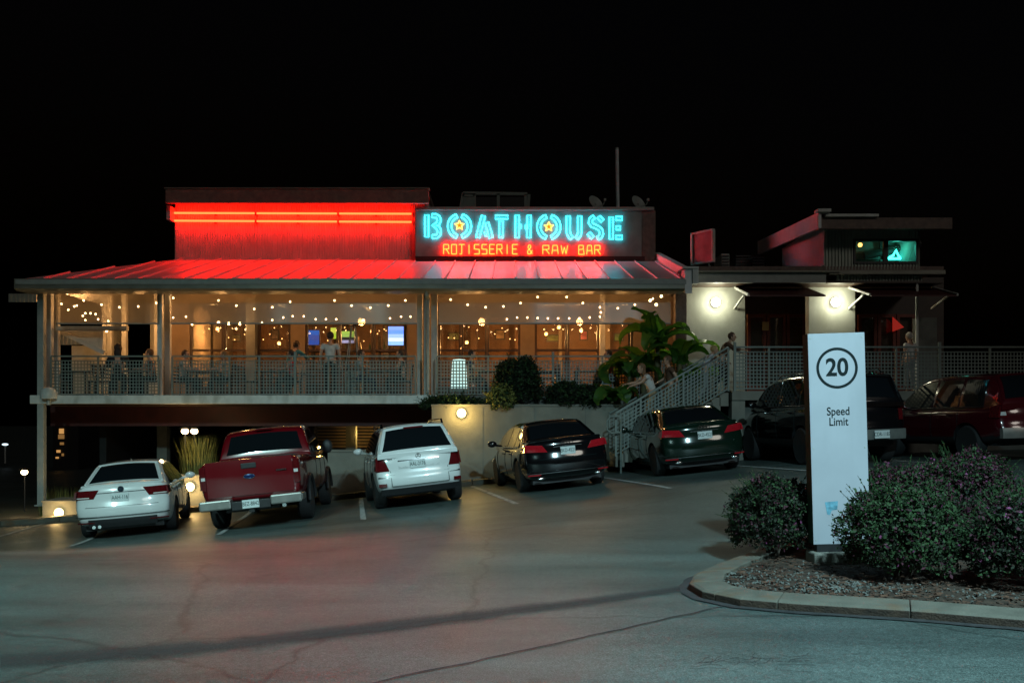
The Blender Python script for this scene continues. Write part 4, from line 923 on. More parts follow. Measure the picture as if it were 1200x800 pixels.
# glowing perforated lantern, patio heater, menu
t = Th('floor_lantern', 'tall white glowing tapered lantern on the deck left of the seated woman', 'lantern', at(538, 466, 24.5)); c = at(538, 462, 24.5); c.z = ZD + .12
m = MB(); m.lathe([(.22, .12), (.21, .5), (.19, .82), (.17, .9), (0, .92)], c, 16); t.part(m, 'shade', emis('lantern_shade', (.62, .95, .9), 1.0), smooth=True); m = MB()
m.lathe([(.24, 0), (.24, .1), (.2, .118), (0, .119)], c, 16); t.part(m, 'base', M_GREY)
t = Th('patio_heater', 'tall pyramid patio heater with glass tube, right of the man in white', 'patio heater', (X(414, 26), 26, ZD)); c = Vector((X(414, 26), 26, ZD)); m = MB()
for sx in (-1, 1):
    for sy in (-1, 1): m.bar(c + Vector((.2 * sx, .2 * sy, .75)), c + Vector((.05 * sx, .05 * sy, 2.1)), .025)
t.part(m, 'frame', M_GREY); m = MB(); m.prism([(-.25 + c.x, c.z + .02), (.25 + c.x, c.z + .02), (.21 + c.x, c.z + .76), (-.21 + c.x, c.z + .76)], 'y', 25.78, 26.22); t.part(m, 'base', M_GREY)
m = MB(); m.lathe([(.05, .76), (.05, 1.95)], c, 10); t.part(m, 'tube', M_PANE); m = MB(); m.lathe([(.13, 2.1), (.05, 2.22), (0, 2.24)], c, 8); t.part(m, 'cap', M_BLACK)
t = Th('menu_board', 'small glowing red triangular menu board behind the entrance door', 'sign', at(1049, 384, DE + 1.5)); m = MB(); m.prism([(at(1044, 372, 26).x, Z(372, 26)), (at(1057, 384, 26).x, Z(384, 26)), (at(1044, 389, 26).x, Z(389, 26))], 'y', DE + 1.36, DE + 1.4); t.part(m, 'panel', emis('menu_red', (1, .05, .03), .2))
# ================================================================ DECK FURNITURE
def make_chair(c=(0, 0, 0)):
    t = thing('chair', 'dark slatted patio chair', 'chair', c)
    m = MB(); m.b2(-.23, .23, -.22, .22, .43, .46); m.build('seat', M_BLACK, t)
    for sx in (-1, 1):
        m = MB(); m.bar((.2 * sx, .2, 0), (.2 * sx, .2, .43), .035); m.build('leg', M_BLACK, t); m = MB(); m.bar((.2 * sx, -.22, 0), (.2 * sx, -.22, .43), .035); m.build('leg', M_BLACK, t)
        m = MB(); m.bar((.22 * sx, -.22, .44), (.22 * sx, -.28, .92), .035); m.build('back_post', M_BLACK, t)
    for z in (.56, .66, .76, .86): m = MB(); m.bar((-.2, -.235 - (z - .46) * .1, z), (.2, -.235 - (z - .46) * .1, z), .02, .06); m.build('slat', M_BLACK, t)
    return t
def make_table(c):
    t = thing('patio_table', 'square dark patio table', 'table', c)
    m = MB(); m.b2(-.4, .4, -.4, .4, .72, .75); m.build('tabletop', M_WOODD, t, bevel=.006)
    for sx in (-1, 1):
        for sy in (-1, 1): m = MB(); m.bar((.35 * sx, .35 * sy, 0), (.35 * sx, .35 * sy, .72), .045); m.build('leg', M_BLACK, t)
    return t
tabs = [(92, 25.3), (152, 25.0), (240, 25.4), (318, 25.3), (352, 26.5), (446, 25.2), (576, 25.3), (640, 25.6), (690, 25.2), (736, 26)]
tn = ['at the left end of the porch', 'in the left bay by the seated group in black', 'in front of the orange wooden window', 'before the window right of the stone column', 'by the person in teal', 'below the bright blue television', 'beside the seated woman and white lantern', 'half hidden behind the dark shrubs', 'by the seated person in red', 'at the right end beside the banana plants']
ch0 = tb0 = None; rf = random.Random(4)
for i, (px, y) in enumerate(tabs):
    c = (X(px, y), y, ZD)
    if tb0 is None: tb0 = make_table(c); tb = tb0; tb['group'] = 'patio tables on the deck'; tb['label'] = 'square dark patio table ' + tn[i]
    else: dup(tb0, c, 0, 'square dark patio table ' + tn[i], 'patio tables on the deck')
    for sx, wd in ((-1, 'left'), (1, 'right')):
        cc = (c[0] + sx * .62, y + rf.uniform(-.1, .1), ZD); rz_ = sx * math.pi / 2 + rf.uniform(-.25, .25); lb = '%s chair of the dark table %s' % (wd, tn[i])
        if ch0 is None: ch0 = make_chair(cc); ch0.rotation_euler[2] = rz_; ch0['label'] = lb; ch0['group'] = 'patio chairs on the deck'
        else: dup(ch0, cc, rz_, lb, 'patio chairs on the deck')

# ---- inside the dining room: bar shelves with bottles, tables, pictures
t = Th('bar_shelf', 'dark back-bar shelving with bottles under the televisions', 'shelf', (X(415, 31), 31, ZD))
for z in (ZD, 3.15, 3.6, 4.05): m = MB(); m.b2(X(366, 31), X(470, 31), 31, 31.3, z, z + .04); t.part(m, 'board', M_WOODD)
for px in (366, 392, 418, 444, 470): m = MB(); m.b2(X(px, 31) - .03, X(px, 31) + .03, 30.98, 31.32, ZD, 4.6); t.part(m, 'upright', M_WOODD)
rb = random.Random(6); BM = [mat('bottle_amber', (.25, .10, .02), .1, coat=.5), mat('bottle_green', (.03, .12, .04), .1, coat=.5), mat('bottle_pale', (.45, .42, .35), .1, coat=.5)]
bme = []
for m_ in BM: m = MB(); m.lathe([(.036, 0), (.04, .01), (.04, .17), (.014, .23), (.014, .3), (0, .3)], (0, 0, 0), 10); bme.append(m.build('bottle', m_, smooth=True, mesh_only=True))
ORD = ['leftmost', 'second', 'third', 'fourth', 'fifth', 'sixth', 'rightmost']
for z, nm in ((3.64, 'upper'), (4.09, 'top')):
    for k in range(7):
        i = rb.randrange(3); o = obj('bottle', bme[i]); o.location = (X(376 + k * 14.2 + (k % 2) * 3, 31), 31.12, z)
        tag(o, '%s bottle, %s, on the %s shelf of the back bar' % (ORD[k], ('amber', 'green', 'pale')[i], nm), 'bottle', 'bottles on the back bar')
bar = Th('bar_counter', 'long dark wooden bar counter behind the centre windows', 'bar counter', (X(415, 30), 30, ZD)); m = MB(); m.b2(X(362, 30), X(474, 30), 29.9, 30.3, ZD, 3.33); bar.part(m, 'front', M_WOOD); m = MB(); m.b2(X(360, 30), X(476, 30), 29.8, 30.45, 3.331, 3.38); bar.part(m, 'top', M_WOODD)
for i, (px, y) in enumerate(((245, 29.6), (285, 30.4), (325, 29.5), (530, 29.6), (590, 30.2), (645, 29.5), (690, 30.3), (728, 29.5))):
    lb = 'dark table inside the dining room, ' + ['behind the orange wooden window', 'left of the stone column', 'right of the stone column', 'behind the lilac column', 'behind the third window right of the column', 'under the largest pendant', 'left of the last window', 'behind the last window'][i]
    dup(tb0, (X(px, y), y, ZD), .3 * (i % 2), lb, 'tables inside the dining room')
    for sx in (-1, 1): dup(ch0, (X(px, y) + sx * .6, y, ZD), sx * math.pi / 2, ('left' if sx < 0 else 'right') + ' chair at the ' + lb.replace('dark table inside the dining room, ', 'indoor table '), 'chairs inside the dining room')
rp_ = random.Random(12)
for i, (px, py, w_, h_) in enumerate(((276, 396, 12, 9), (322, 392, 10, 12), (532, 394, 14, 10), (586, 392, 12, 12), (648, 396, 16, 9), (684, 393, 10, 12), (725, 395, 12, 10))):
    t = Th('wall_picture', ['framed picture on the back wall left of the stone column', 'framed picture on the back wall right of the stone column', 'wide framed picture behind the lilac column', 'square framed picture in the third right window', 'wide framed picture below the largest pendant', 'tall framed picture left of the last window', 'framed picture in the last window'][i], 'picture', at(px, py, 33.9)); y = 33.93
    m = MB(); m.b2(X(px - w_ / 2, y), X(px + w_ / 2, y), y, y + .04, Z(py + h_ / 2, y), Z(py - h_ / 2, y)); t.part(m, 'frame', M_WOODD); m = MB(); m.b2(X(px - w_ / 2 + 1.5, y), X(px + w_ / 2 - 1.5, y), y - .008, y - .003, Z(py + h_ / 2 - 1.5, y), Z(py - h_ / 2 + 1.5, y)); t.part(m, 'canvas', mat('canvas_%d' % i, (rp_.uniform(.1, .5), rp_.uniform(.1, .3), rp_.uniform(.03, .15)), .7, var=.6, vs=5))
for k in range(6):
    m = MB(); xx = X(235 + k * 95, 29); m.b2(xx, xx + .12, DW + .25, 33.9, 5.35, 5.59); R_.part(m, 'ceiling_beam', M_WOODD)
# ================================================================ PEOPLE
M_SK = {k: mat('skin_' + k, c, .5, var=.08) for k, c in (('fair', (.50, .29, .20)), ('tan', (.36, .20, .13)))}
def cloth(name, c): return mat('cloth_' + name, c, .85, var=.18, vs=9, bump=.3, bs=30)
def skin_mesh(chains, mats_, sub=1, extra=None, name='body'):
    """chains: list of [(pos, radius)...]; chains sharing a position are welded; grown with a Skin modifier"""
    verts = []; rad = []; edges = []; idx = {}
    for chn in chains:
        pv = None
        for p, r in chn:
            k = tuple(round(x, 4) for x in p)
            if k not in idx: idx[k] = len(verts); verts.append(p); rad.append(r)
            i = idx[k]
            if pv is not None and pv != i: edges.append((pv, i))
            pv = i
    me = bpy.data.meshes.new('tmp'); me.from_pydata([tuple(v) for v in verts], edges, []); o = bpy.data.objects.new('tmp', me); COL.objects.link(o)
    sk = o.modifiers.new('skin', 'SKIN')
    if not me.skin_vertices:
        bpy.context.view_layer.objects.active = o
    lay = me.skin_vertices[0].data
    for i, r in enumerate(rad): lay[i].radius = (r, r) if not isinstance(r, tuple) else r
    lay[0].use_root = True
    if sub: sb = o.modifiers.new('sub', 'SUBSURF'); sb.levels = sub; sb.render_levels = sub
    bpy.context.view_layer.update(); dg = bpy.context.evaluated_depsgraph_get(); out = bpy.data.meshes.new_from_object(o.evaluated_get(dg))
    bpy.data.objects.remove(o); bpy.data.meshes.remove(me)
    if extra is not None:
        b = bmesh.new(); b.from_mesh(out); e = extra.build('x', mats_, mesh_only=True); b.from_mesh(e); b.to_mesh(out); b.free()
    out.materials.clear(); out.materials.append(mats_); out.name = name
    out.polygons.foreach_set('use_smooth', [True] * len(out.polygons)); return out
def V(*a): return Vector(a)
def hand(wr, d, side, k=1.0):
    """palm and five bent fingers from the wrist wr along d"""
    d = Vector(d).normalized(); s = d.cross(Vector((0, 0, 1))); s = (s.normalized() if s.length > .1 else Vector((1, 0, 0))) * side; nrm = d.cross(s).normalized() * -side
    palm = wr + d * .05; ch_ = [[(wr, .024), (palm, (.036, .018))]]
    for i, (off, ln) in enumerate(((-.03, .066), (-.01, .076), (.01, .072), (.03, .056))):
        a = palm + s * off + d * .025; b = a + d * ln * .55 - nrm * .008; c = b + d * ln * .4 - nrm * .028; ch_.append([(palm, (.036, .018)), (a, .0095), (b, .0088), (c, .0078)])
    a = wr + d * .03 - s * .034; ch_.append([(wr, .024), (a, .012), (a + d * .03 - s * .022, .0105), (a + d * .055 - s * .02 - nrm * .012, .009)])
    return ch_
POSES = {
 'stand': dict(pel=V(0, 0, .95), ch=V(0, .0, 1.28), nk=V(0, .0, 1.47), hd=V(0, .025, 1.62), sh=(V(-.19, 0, 1.41), V(.19, 0, 1.41)), el=(V(-.25, -.03, 1.13), V(.25, -.03, 1.13)), wr=(V(-.26, .06, .89), V(.26, .06, .89)), hip=(V(-.1, 0, .92), V(.1, 0, .92)), kn=(V(-.11, .03, .5), V(.11, .02, .5)), an=(V(-.12, -.02, .09), V(.12, -.03, .09))),
 'lean': dict(pel=V(0, -.02, .93), ch=V(0, .10, 1.24), nk=V(0, .2, 1.4), hd=V(0, .28, 1.53), sh=(V(-.18, .17, 1.35), V(.18, .17, 1.35)), el=(V(-.24, .33, 1.18), V(.26, .35, 1.2)), wr=(V(-.2, .55, 1.1), V(.22, .58, 1.16)), hip=(V(-.1, 0, .90), V(.1, 0, .90)), kn=(V(-.11, .14, .5), V(.11, .0, .5)), an=(V(-.12, .05, .09), V(.12, -.22, .11))),
 'walk': dict(pel=V(0, 0, .94), ch=V(0, .03, 1.27), nk=V(0, .06, 1.46), hd=V(0, .1, 1.60), sh=(V(-.19, .04, 1.40), V(.19, .04, 1.40)), el=(V(-.25, -.12, 1.14), V(.25, .12, 1.14)), wr=(V(-.26, -.1, .90), V(.25, .33, 1.02)), hip=(V(-.1, 0, .91), V(.1, 0, .91)), kn=(V(-.11, .2, .53), V(.11, -.02, .49)), an=(V(-.12, .22, .09), V(.12, -.3, .13))),
 'sit': dict(pel=V(0, -.02, .54), ch=V(0, -.02, .88), nk=V(0, .02, 1.07), hd=V(0, .06, 1.22), sh=(V(-.19, .0, 1.01), V(.19, .0, 1.01)), el=(V(-.25, .12, .80), V(.25, .14, .80)), wr=(V(-.14, .36, .80), V(.12, .38, .81)), hip=(V(-.1, .0, .53), V(.1, .0, .53)), kn=(V(-.13, .42, .5), V(.13, .42, .5)), an=(V(-.12, .36, .09), V(.12, .44, .09))),
}
POSECACHE = {}
def head_mb(P):
    m = MB(); h = P['hd']; m.sphere(h + V(0, .0, .01), .098, 14, 10, (.86, 1.0, 1.2)); m.sphere(h + V(0, .02, -.06), .07, 12, 8, (.85, .95, .9))
    m.add([h + V(-.014, .085, -.03), h + V(.014, .085, -.03), h + V(0, .125, -.028), h + V(0, .092, .03)], [(0, 1, 2), (0, 2, 3), (1, 3, 2)])
    for s in (-1, 1): m.sphere(h + V(s * .086, -.01, -.01), .024, 8, 6, (.4, .8, 1.2))
    return m
def person(label, loc, rz, pose, shirt, pants, skin='fair', hair=(.05, .03, .02), long_hair=False, sleeves=.5, sc=1.0, group=None, skirt=False):
    P = POSES[pose]; t = thing('person', label, 'person', loc, rz, group); t.scale = (sc, sc, sc)
    key = (pose, skin)
    if key not in POSECACHE:
        ch_ = [[(P['pel'], .135), ((P['pel'] + P['ch']) / 2, (.13, .1)), (P['ch'], (.155, .105)), (P['nk'] - V(0, 0, .04), .065), (P['nk'], .052), (P['hd'] - V(0, .01, .06), .055)]]
        for i, s in ((0, -1), (1, 1)):
            d = (P['wr'][i] - P['el'][i]).normalized()
            ch_.append([(P['ch'], (.155, .105)), (P['sh'][i], .062), (P['sh'][i].lerp(P['el'][i], .5), .05), (P['el'][i], .041), (P['el'][i].lerp(P['wr'][i], .4), .04), (P['wr'][i], .024)]); ch_ += hand(P['wr'][i], d, s)
            ch_.append([(P['pel'], .135), (P['hip'][i], .095), (P['hip'][i].lerp(P['kn'][i], .5), .078), (P['kn'][i], .056), (P['kn'][i].lerp(P['an'][i], .35), .054), (P['an'][i], .036)])
            ch_.append([(P['an'][i], .036), (P['an'][i] + V(0, .05, -.045), (.04, .035)), (P['an'][i] + V(0, .15, -.06), (.038, .022))])
        POSECACHE[key] = skin_mesh(ch_, M_SK[skin], 1, head_mb(P), 'body')
    obj('body', POSECACHE[key], t)
    key2 = (pose, 'shirt', sleeves)
    if key2 not in POSECACHE:
        ch_ = [[(P['pel'] + V(0, 0, .02), .15), ((P['pel'] + P['ch']) / 2, (.145, .115)), (P['ch'], (.172, .12)), (P['nk'] - V(0, 0, .06), .082)]]
        for i in (0, 1):
            c_ = [(P['ch'], (.172, .12)), (P['sh'][i], .076), (P['sh'][i].lerp(P['el'][i], .55), .064)]
            if sleeves > .7: c_ += [(P['el'][i], .054), (P['el'][i].lerp(P['wr'][i], .85), .036)]
            ch_.append(c_)
        POSECACHE[key2] = skin_mesh(ch_, shirt, 1, None, 'shirt')
    me = POSECACHE[key2].copy(); me.materials.clear(); me.materials.append(shirt); obj('shirt', me, t)
    key3 = (pose, 'pants')
    if key3 not in POSECACHE:
        ch_ = [[(P['pel'] + V(0, 0, .05), .148), (P['pel'] - V(0, 0, .0), .152)]]
        for i in (0, 1): ch_.append([(P['pel'], .152), (P['hip'][i], .108), (P['hip'][i].lerp(P['kn'][i], .5), .092), (P['kn'][i], .07), (P['kn'][i].lerp(P['an'][i], .9), .058)])
        POSECACHE[key3] = skin_mesh(ch_, pants, 1, None, 'trousers')
    me = POSECACHE[key3].copy(); me.materials.clear(); me.materials.append(pants); obj('trousers', me, t)
    m = MB(); h = P['hd']; m.sphere(h + V(0, -.018, .035), .107, 14, 8, (.9, 1.0, 1.06)); 
    if long_hair: m.sphere(h + V(0, -.07, -.09), .085, 12, 8, (1.05, .6, 1.7))
    mh = m.build('hair', mat('hair_%d' % int(hair[0] * 1000), hair, .7, var=.3, vs=40), t, smooth=True)
    # trim hair off the face
    bm = bmesh.new(); bm.from_mesh(mh.data); bmesh.ops.delete(bm, geom=[v for v in bm.verts if v.co.y > h.y + .045 and v.co.z < h.z + .065], context='VERTS'); bm.to_mesh(mh.data); bm.free()
    for s in (-1, 1):
        m = MB(); m.sphere(h + V(s * .034, .088, .012), .013, 8, 6); m.build('eye', M_INK, t)
        an = P['an'][0 if s < 0 else 1]; m = MB(); m.sphere(an + V(0, .07, -.045), .05, 10, 6, (.95, 2.4, .8)); m.build('shoe', M_BLACK, t, smooth=True)
    m = MB(); m.sphere(h + V(0, .089, -.055), .022, 8, 5, (1.2, .35, .35)); m.build('mouth', mat('lips', (.3, .08, .07), .5), t)
    return t
CW, CT, CB, CR, CG, CBR = cloth('white', (.62, .6, .58)), cloth('teal', (.06, .22, .24)), cloth('black', (.015, .015, .018)), cloth('red', (.35, .03, .035)), cloth('grey', (.25, .25, .26)), cloth('brown', (.12, .06, .035))
CK = cloth('pale_shirt', (.55, .55, .62)); CTAN = cloth('tan', (.35, .25, .15)); CNV = cloth('navy', (.02, .03, .07))
def seatpos(i, sx): px, y = tabs[i]; return (X(px, y) + sx * .60, y, ZD)
person('person in white shirt and black trousers standing with back turned on the deck', (X(387, 24.9), 24.9, ZD), .1, 'stand', CW, CB, hair=(.03, .02, .015), sc=1.04)
person('person in teal top leaning over a table left of the man in white', (X(340, 25.7), 25.7, ZD), -.5, 'lean', CT, CB, sc=1.0, sleeves=.9)
person('person in dark dress seated beside the white lantern on the deck', seatpos(6, -1), -math.pi / 2, 'sit', CNV, CB, hair=(.02, .012, .01))
person('person in red top seated at the table near the banana plants', seatpos(8, 1), math.pi / 2, 'sit', CR, CB, hair=(.05, .03, .02))
person('person in black seated largest in the dark group in the left bay', (X(138, 24.6), 24.6, ZD), .3, 'sit', CB, CB, hair=(.02, .012, .01), long_hair=True, sc=1.08, sleeves=.9)
person('person in brown seated right of the person in black in the left bay', seatpos(1, 1), math.pi / 2, 'sit', CBR, CB, hair=(.12, .06, .03))
person('person in grey seated in front of the orange wooden window', seatpos(2, -1), -math.pi / 2, 'sit', CG, CB)
person('person with light brown hair seated right of the orange wooden window table', seatpos(2, 1), math.pi / 2, 'sit', CTAN, CB, hair=(.25, .14, .06), long_hair=True)
person('person in bright red seated near the stone column behind the railing', seatpos(3, 1), math.pi / 2, 'sit', CR, CB, skin='tan', hair=(.03, .02, .015))
person('person in grey-blue seated below the bright blue television', seatpos(5, -1), -math.pi / 2, 'sit', CG, CNV, skin='tan')
person('person in dark clothes seated on the right below the bright blue television', seatpos(5, 1), math.pi / 2, 'sit', CB, CB)
def on_stair(px, y): 
    x = X(px, y); xb, xt = stair_pt(0, y).x, stair_pt(1, y).x; s = (x - xb) / (xt - xb); n_ = math.floor(max(0, min(.999, s)) * 14) + 1
    return (x, y, stair_pt(0, y).z + (ZP - stair_pt(0, y).z) * n_ / 14 - .04) if s < 1 else (x, y, ZP)
person('fair-haired person in pale shirt holding the railing near the top of the stair', on_stair(826, EPY + .6), -math.pi / 2, 'lean', CK, CG, hair=(.42, .28, .12), sc=.86)
person('person in brown jacket standing on the landing at the top of the stair', (X(846, EPY + 1.15), EPY + 1.15, ZP), -1.9, 'lean', CBR, CB, hair=(.10, .05, .03), sc=.92, sleeves=.9)
person('person in pale top and tan trousers bending forward at the foot of the stair', on_stair(764, EPY + .7), math.pi / 2 + .1, 'lean', CW, CTAN, hair=(.2, .1, .05), sc=1.0, long_hair=True)
person('person in brown following down the middle of the stair before the banana plants', on_stair(786, EPY + .9), math.pi / 2, 'walk', CBR, CTAN, hair=(.12, .06, .03), sc=.95)
person('person in white top standing by the glass entrance doors at the right', (X(1066, 23.3), 23.3, ZP), .5, 'stand', CW, CG, hair=(.45, .4, .36), sc=.9)
# ================================================================ PLANTS
def leaf_mesh(n, sampler, size, mats_, name, aspect=.55, weights=None, seed=1):
    r = np.random.default_rng(seed); P, D = sampler(n, r); n = len(P)
    a = r.normal(size=(n, 3)) + D * .8; a /= np.linalg.norm(a, axis=1, keepdims=True) + 1e-9
    b = r.normal(size=(n, 3)); b -= a * (a * b).sum(1, keepdims=True); b /= np.linalg.norm(b, axis=1, keepdims=True) + 1e-9
    c = np.cross(a, b); s = size * (.45 + r.random((n, 1)) ** 1.5 * 1.15); w = s * aspect * .5
    v = np.stack([P, P + b * s * .5 + c * w + a * s * .06, P + b * s, P + b * s * .5 - c * w + a * s * .06], 1).reshape(-1, 3)
    me = bpy.data.meshes.new(name); me.vertices.add(len(v)); me.vertices.foreach_set('co', v.ravel()); me.loops.add(4 * n); me.loops.foreach_set('vertex_index', np.arange(4 * n)); me.polygons.add(n)
    me.polygons.foreach_set('loop_start', np.arange(0, 4 * n, 4)); me.polygons.foreach_set('loop_total', np.full(n, 4))
    for m_ in mats_: me.materials.append(m_)
    me.polygons.foreach_set('material_index', r.choice(len(mats_), n, p=weights).astype(np.int32)); me.update(); me.validate(); return me
def blob_sampler(cl, rz, seed):
    """leaves in the shell of a lumpy ellipsoid"""
    def f(n, r):
        d = r.normal(size=(n, 3)); d /= np.linalg.norm(d, axis=1, keepdims=True); d[:, 2] = np.where(d[:, 2] < -.45, -d[:, 2], d[:, 2])
        lump = np.array([1 + .20 * mnoise.noise(Vector((x * 2.2 + seed, y * 2.2, z * 2.2))) + .13 * mnoise.noise(Vector((x * 6 + seed, y * 6, z * 6))) for x, y, z in d])
        gap = np.array([mnoise.noise(Vector((x * 5 + seed * 3, y * 5, z * 5))) for x, y, z in d])
        rad = lump * (1 - np.abs(r.normal(size=n)) * .10) ; rad = np.where(r.random(n) < .05, rad * r.uniform(1.0, 1.10, n), rad)
        keep = (gap > -.18) | (r.random(n) < .22)
        P = d * rad[:, None] * np.array(rz) + np.array(cl); return P[keep], d[keep]
    return f
def bush(label, loc, r, n, size, mats_, wts, seed, group=None, cat='bush', name='bush', zc=None):
    t = thing(name, label, cat, loc, 0, group); cz = zc if zc is not None else r[2] * .70
    if zc is None: r = (r[0], r[1], r[2] * 1.12)
    me = leaf_mesh(n, blob_sampler((0, 0, cz), r, seed), size, mats_, 'foliage', weights=wts, seed=seed); obj('foliage', me, t)
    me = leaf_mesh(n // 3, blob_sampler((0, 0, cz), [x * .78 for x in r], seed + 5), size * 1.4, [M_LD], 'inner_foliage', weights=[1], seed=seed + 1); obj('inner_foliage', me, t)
    rr_ = random.Random(seed); m = MB()
    for k in range(9):
        a = rr_.uniform(0, 6.28); e = rr_.uniform(.3, .8); p1 = V(math.cos(a) * r[0] * e, math.sin(a) * r[1] * e, cz + r[2] * rr_.uniform(-.1, .5)); m.tube([V(math.cos(a) * .05, math.sin(a) * .05, -.05), p1 * .5 + V(0, 0, .02), p1], [.016, .011, .004], 5)
    # loose shoots sticking out of the outline
    m.build('stem', M_STEM, t); m = MB()
    for k in range(60):
        a = rr_.uniform(0, 6.28); b = rr_.uniform(.05, 1.2); d = V(math.cos(a) * math.cos(b), math.sin(a) * math.cos(b), math.sin(b)); p = V(0, 0, cz) + V(d.x * r[0], d.y * r[1], d.z * r[2]) * .9; q = p + d * rr_.uniform(.08, .2) * (.6 + r[0]) + V(0, 0, .03); m.tube([p, q], [.004, .002], 4)
        for j in range(5):
            c = p.lerp(q, .35 + .65 * j / 5); s = V(rr_.gauss(0, 1), rr_.gauss(0, 1), rr_.gauss(0, 1)).normalized(); u = s.cross(d).normalized(); m.mi = 0; m.add([c, c + s * size * .5 + u * size * .3, c + s * size, c + s * size * .5 - u * size * .3], [(0, 1, 2, 3)])
    m.build('shoot', mats_[0], t)['kind'] = 'stuff'
    return t
LO = [M_LG, M_LP, M_LD, M_LF]
gb = 'loropetalum bushes on the planted island'
def ib(label, x, y, r, n, w, seed, s=.036): bush(label, (x, y, g(x, y) + .1), r, n, s, LO, w, seed, gb)
ib('round dark bush left of the speed limit sign', 2.98, 10.25, (.50, .47, .48), 15000, [.16, .14, .69, .01], 21, .036)
ib('round bush in front of the speed limit sign base, greenest on its right', 3.76, 8.68, (.57, .52, .48), 21000, [.66, .13, .20, .01], 22, .034)
ib('large dark bush at the front right edge of the island', 4.80, 8.1, (.68, .5, .47), 18000, [.22, .16, .60, .02], 23, .034)
ib('pink-tipped bush directly right of the speed limit sign, behind the round one', 4.6, 10.7, (.66, .6, .52), 19000, [.34, .40, .22, .04], 24, .036)
ib('pink-tipped tall bush at the back, middle of the hedge', 5.55, 10.9, (.62, .6, .60), 19000, [.32, .42, .21, .05], 25, .036)
ib('pink-tipped bush at the right edge of the hedge', 6.45, 10.1, (.72, .7, .58), 19000, [.34, .40, .22, .04], 26, .036)
ib('small purple-brown bush in the shadow between the front round bush and the back hedge', 5.35, 9.5, (.48, .42, .40), 9000, [.25, .5, .22, .03], 27, .042)
# shrubs in the planter
def pl(label, px, py_top, y, rx, n, seed, zb=1.85, size=.07, mats_=(None,), w=None):
    top = Z(py_top, y); h = (top - zb); bush(label, (X(px, y), y, zb), (rx, .45, h * .54), n, size, mats_, w, seed, 'dark shrubs in the concrete planter', 'shrub', 'shrub', zc=h * .46)
ML = [M_LG, M_LD]
pl('tall dark shrub rising above the railing right of the seated woman', 608, 418, 23.62, .62, 9000, 31, mats_=ML, w=[.3, .7])
pl('low drooping shrub with yellowish leaves on the planter edge', 588, 452, 23.45, .40, 2600, 32, 1.78, mats_=[leafm('leaf_yellowish', (.16, .16, .04)), M_LG], w=[.6, .4])
pl('dark shrub in the planter below the seated person in red', 662, 448, 23.6, .5, 4200, 33, mats_=ML, w=[.3, .7])
pl('low dark shrub in the planter left of the banana plants', 690, 452, 23.6, .5, 3500, 34, mats_=ML, w=[.35, .65])
t = bush('low grassy shrub strip in front of the white lantern', (X(530, 23.62), 23.62, 1.9), (.85, .28, .22), 4000, .06, [M_LG, M_LD], [.6, .4], 35, 'dark shrubs in the concrete planter', 'shrub', 'shrub')
# tall grass
t = thing('ornamental_grass', 'clump of tall yellow-lit ornamental grass between sedan and pickup', 'grass', (X(232, 23.9), 23.9, Z(556, 23.4) - .05)); m = MB(); r5 = random.Random(8)
for k in range(620):
    a = r5.uniform(0, 6.28); rr0 = r5.uniform(0, .42); b = V(rr0 * math.cos(a) * 1.1, rr0 * math.sin(a) * .7, 0); h = r5.uniform(.55, 1.12); ln = V(math.cos(a), math.sin(a), 0) * r5.uniform(.03, .26); w = V(-math.sin(a) + .3, math.cos(a), 0) * .007
    p1 = b + ln * .3 + V(0, 0, h * .6); p2 = b + ln + V(0, 0, h); m.add([b - w, b + w, p1 + w * .8, p1 - w * .8, p2], [(0, 1, 2, 3), (3, 2, 4)])
o = m.build('blade', M_GRASS, t); o['kind'] = 'stuff'
t = thing('ornamental_grass', 'low dry grass behind the low block at the left corner', 'grass', (X(75, 24.8), 24.8, -1.1)); m = MB()
for k in range(350):
    a = r5.uniform(0, 6.28); b = V(r5.uniform(-.6, .6), r5.uniform(-.2, .2), 0); h = r5.uniform(.5, 1.0); w = V(.008, 0, 0); p2 = b + V(math.cos(a) * .12, math.sin(a) * .12, h); m.add([b - w, b + w, p2], [(0, 1, 2)])
o = m.build('blade', M_GRASS, t); o['kind'] = 'stuff'
# banana plants
def leafblade(L, wmax, droop, twist, seed):
    r = random.Random(seed); n = 12; pts = []; p = V(0, 0, 0); ang = math.radians(r.uniform(62, 82)); m = MB()
    for i in range(n + 1): pts.append(p.copy()); p = p + V(math.cos(ang), 0, math.sin(ang)) * (L / n); ang -= droop / n * (1 + i * .12)
    vs = []
    for i, q in enumerate(pts):
        u = i / n; w = wmax * (math.sin(math.pi * min(1, u * .95 + .05)) ** .55) * (0 if u < .12 else 1) + .012; w *= 1 + r.uniform(-.12, .10)
        t_ = (pts[min(n, i + 1)] - pts[max(0, i - 1)]).normalized(); up = t_.cross(V(0, 1, 0)).normalized() * -1
        fold = .35
        for s in (-1, -.5, 0, .5, 1): vs.append(q + V(0, s * w, 0) + up * (abs(s) * w * fold * -1 if u > .2 else abs(s) * w * .5) + V(0, 0, r.uniform(-.01, .01)))
    for i in range(n):
        for k in range(4):
            if u and r.random() < .03: continue
            m.add([], []); 
    m.add(vs, [(i * 5 + k, i * 5 + k + 1, i * 5 + 5 + k + 1, i * 5 + 5 + k) for i in range(n) for k in range(4) if not (i > 3 and k in (0, 3) and r.random() < .12)])
    m.tube([q + V(0, 0, -.004) for q in pts], [.022 * (1 - i / n * .8) + .003 for i in range(n + 1)], 5); return m
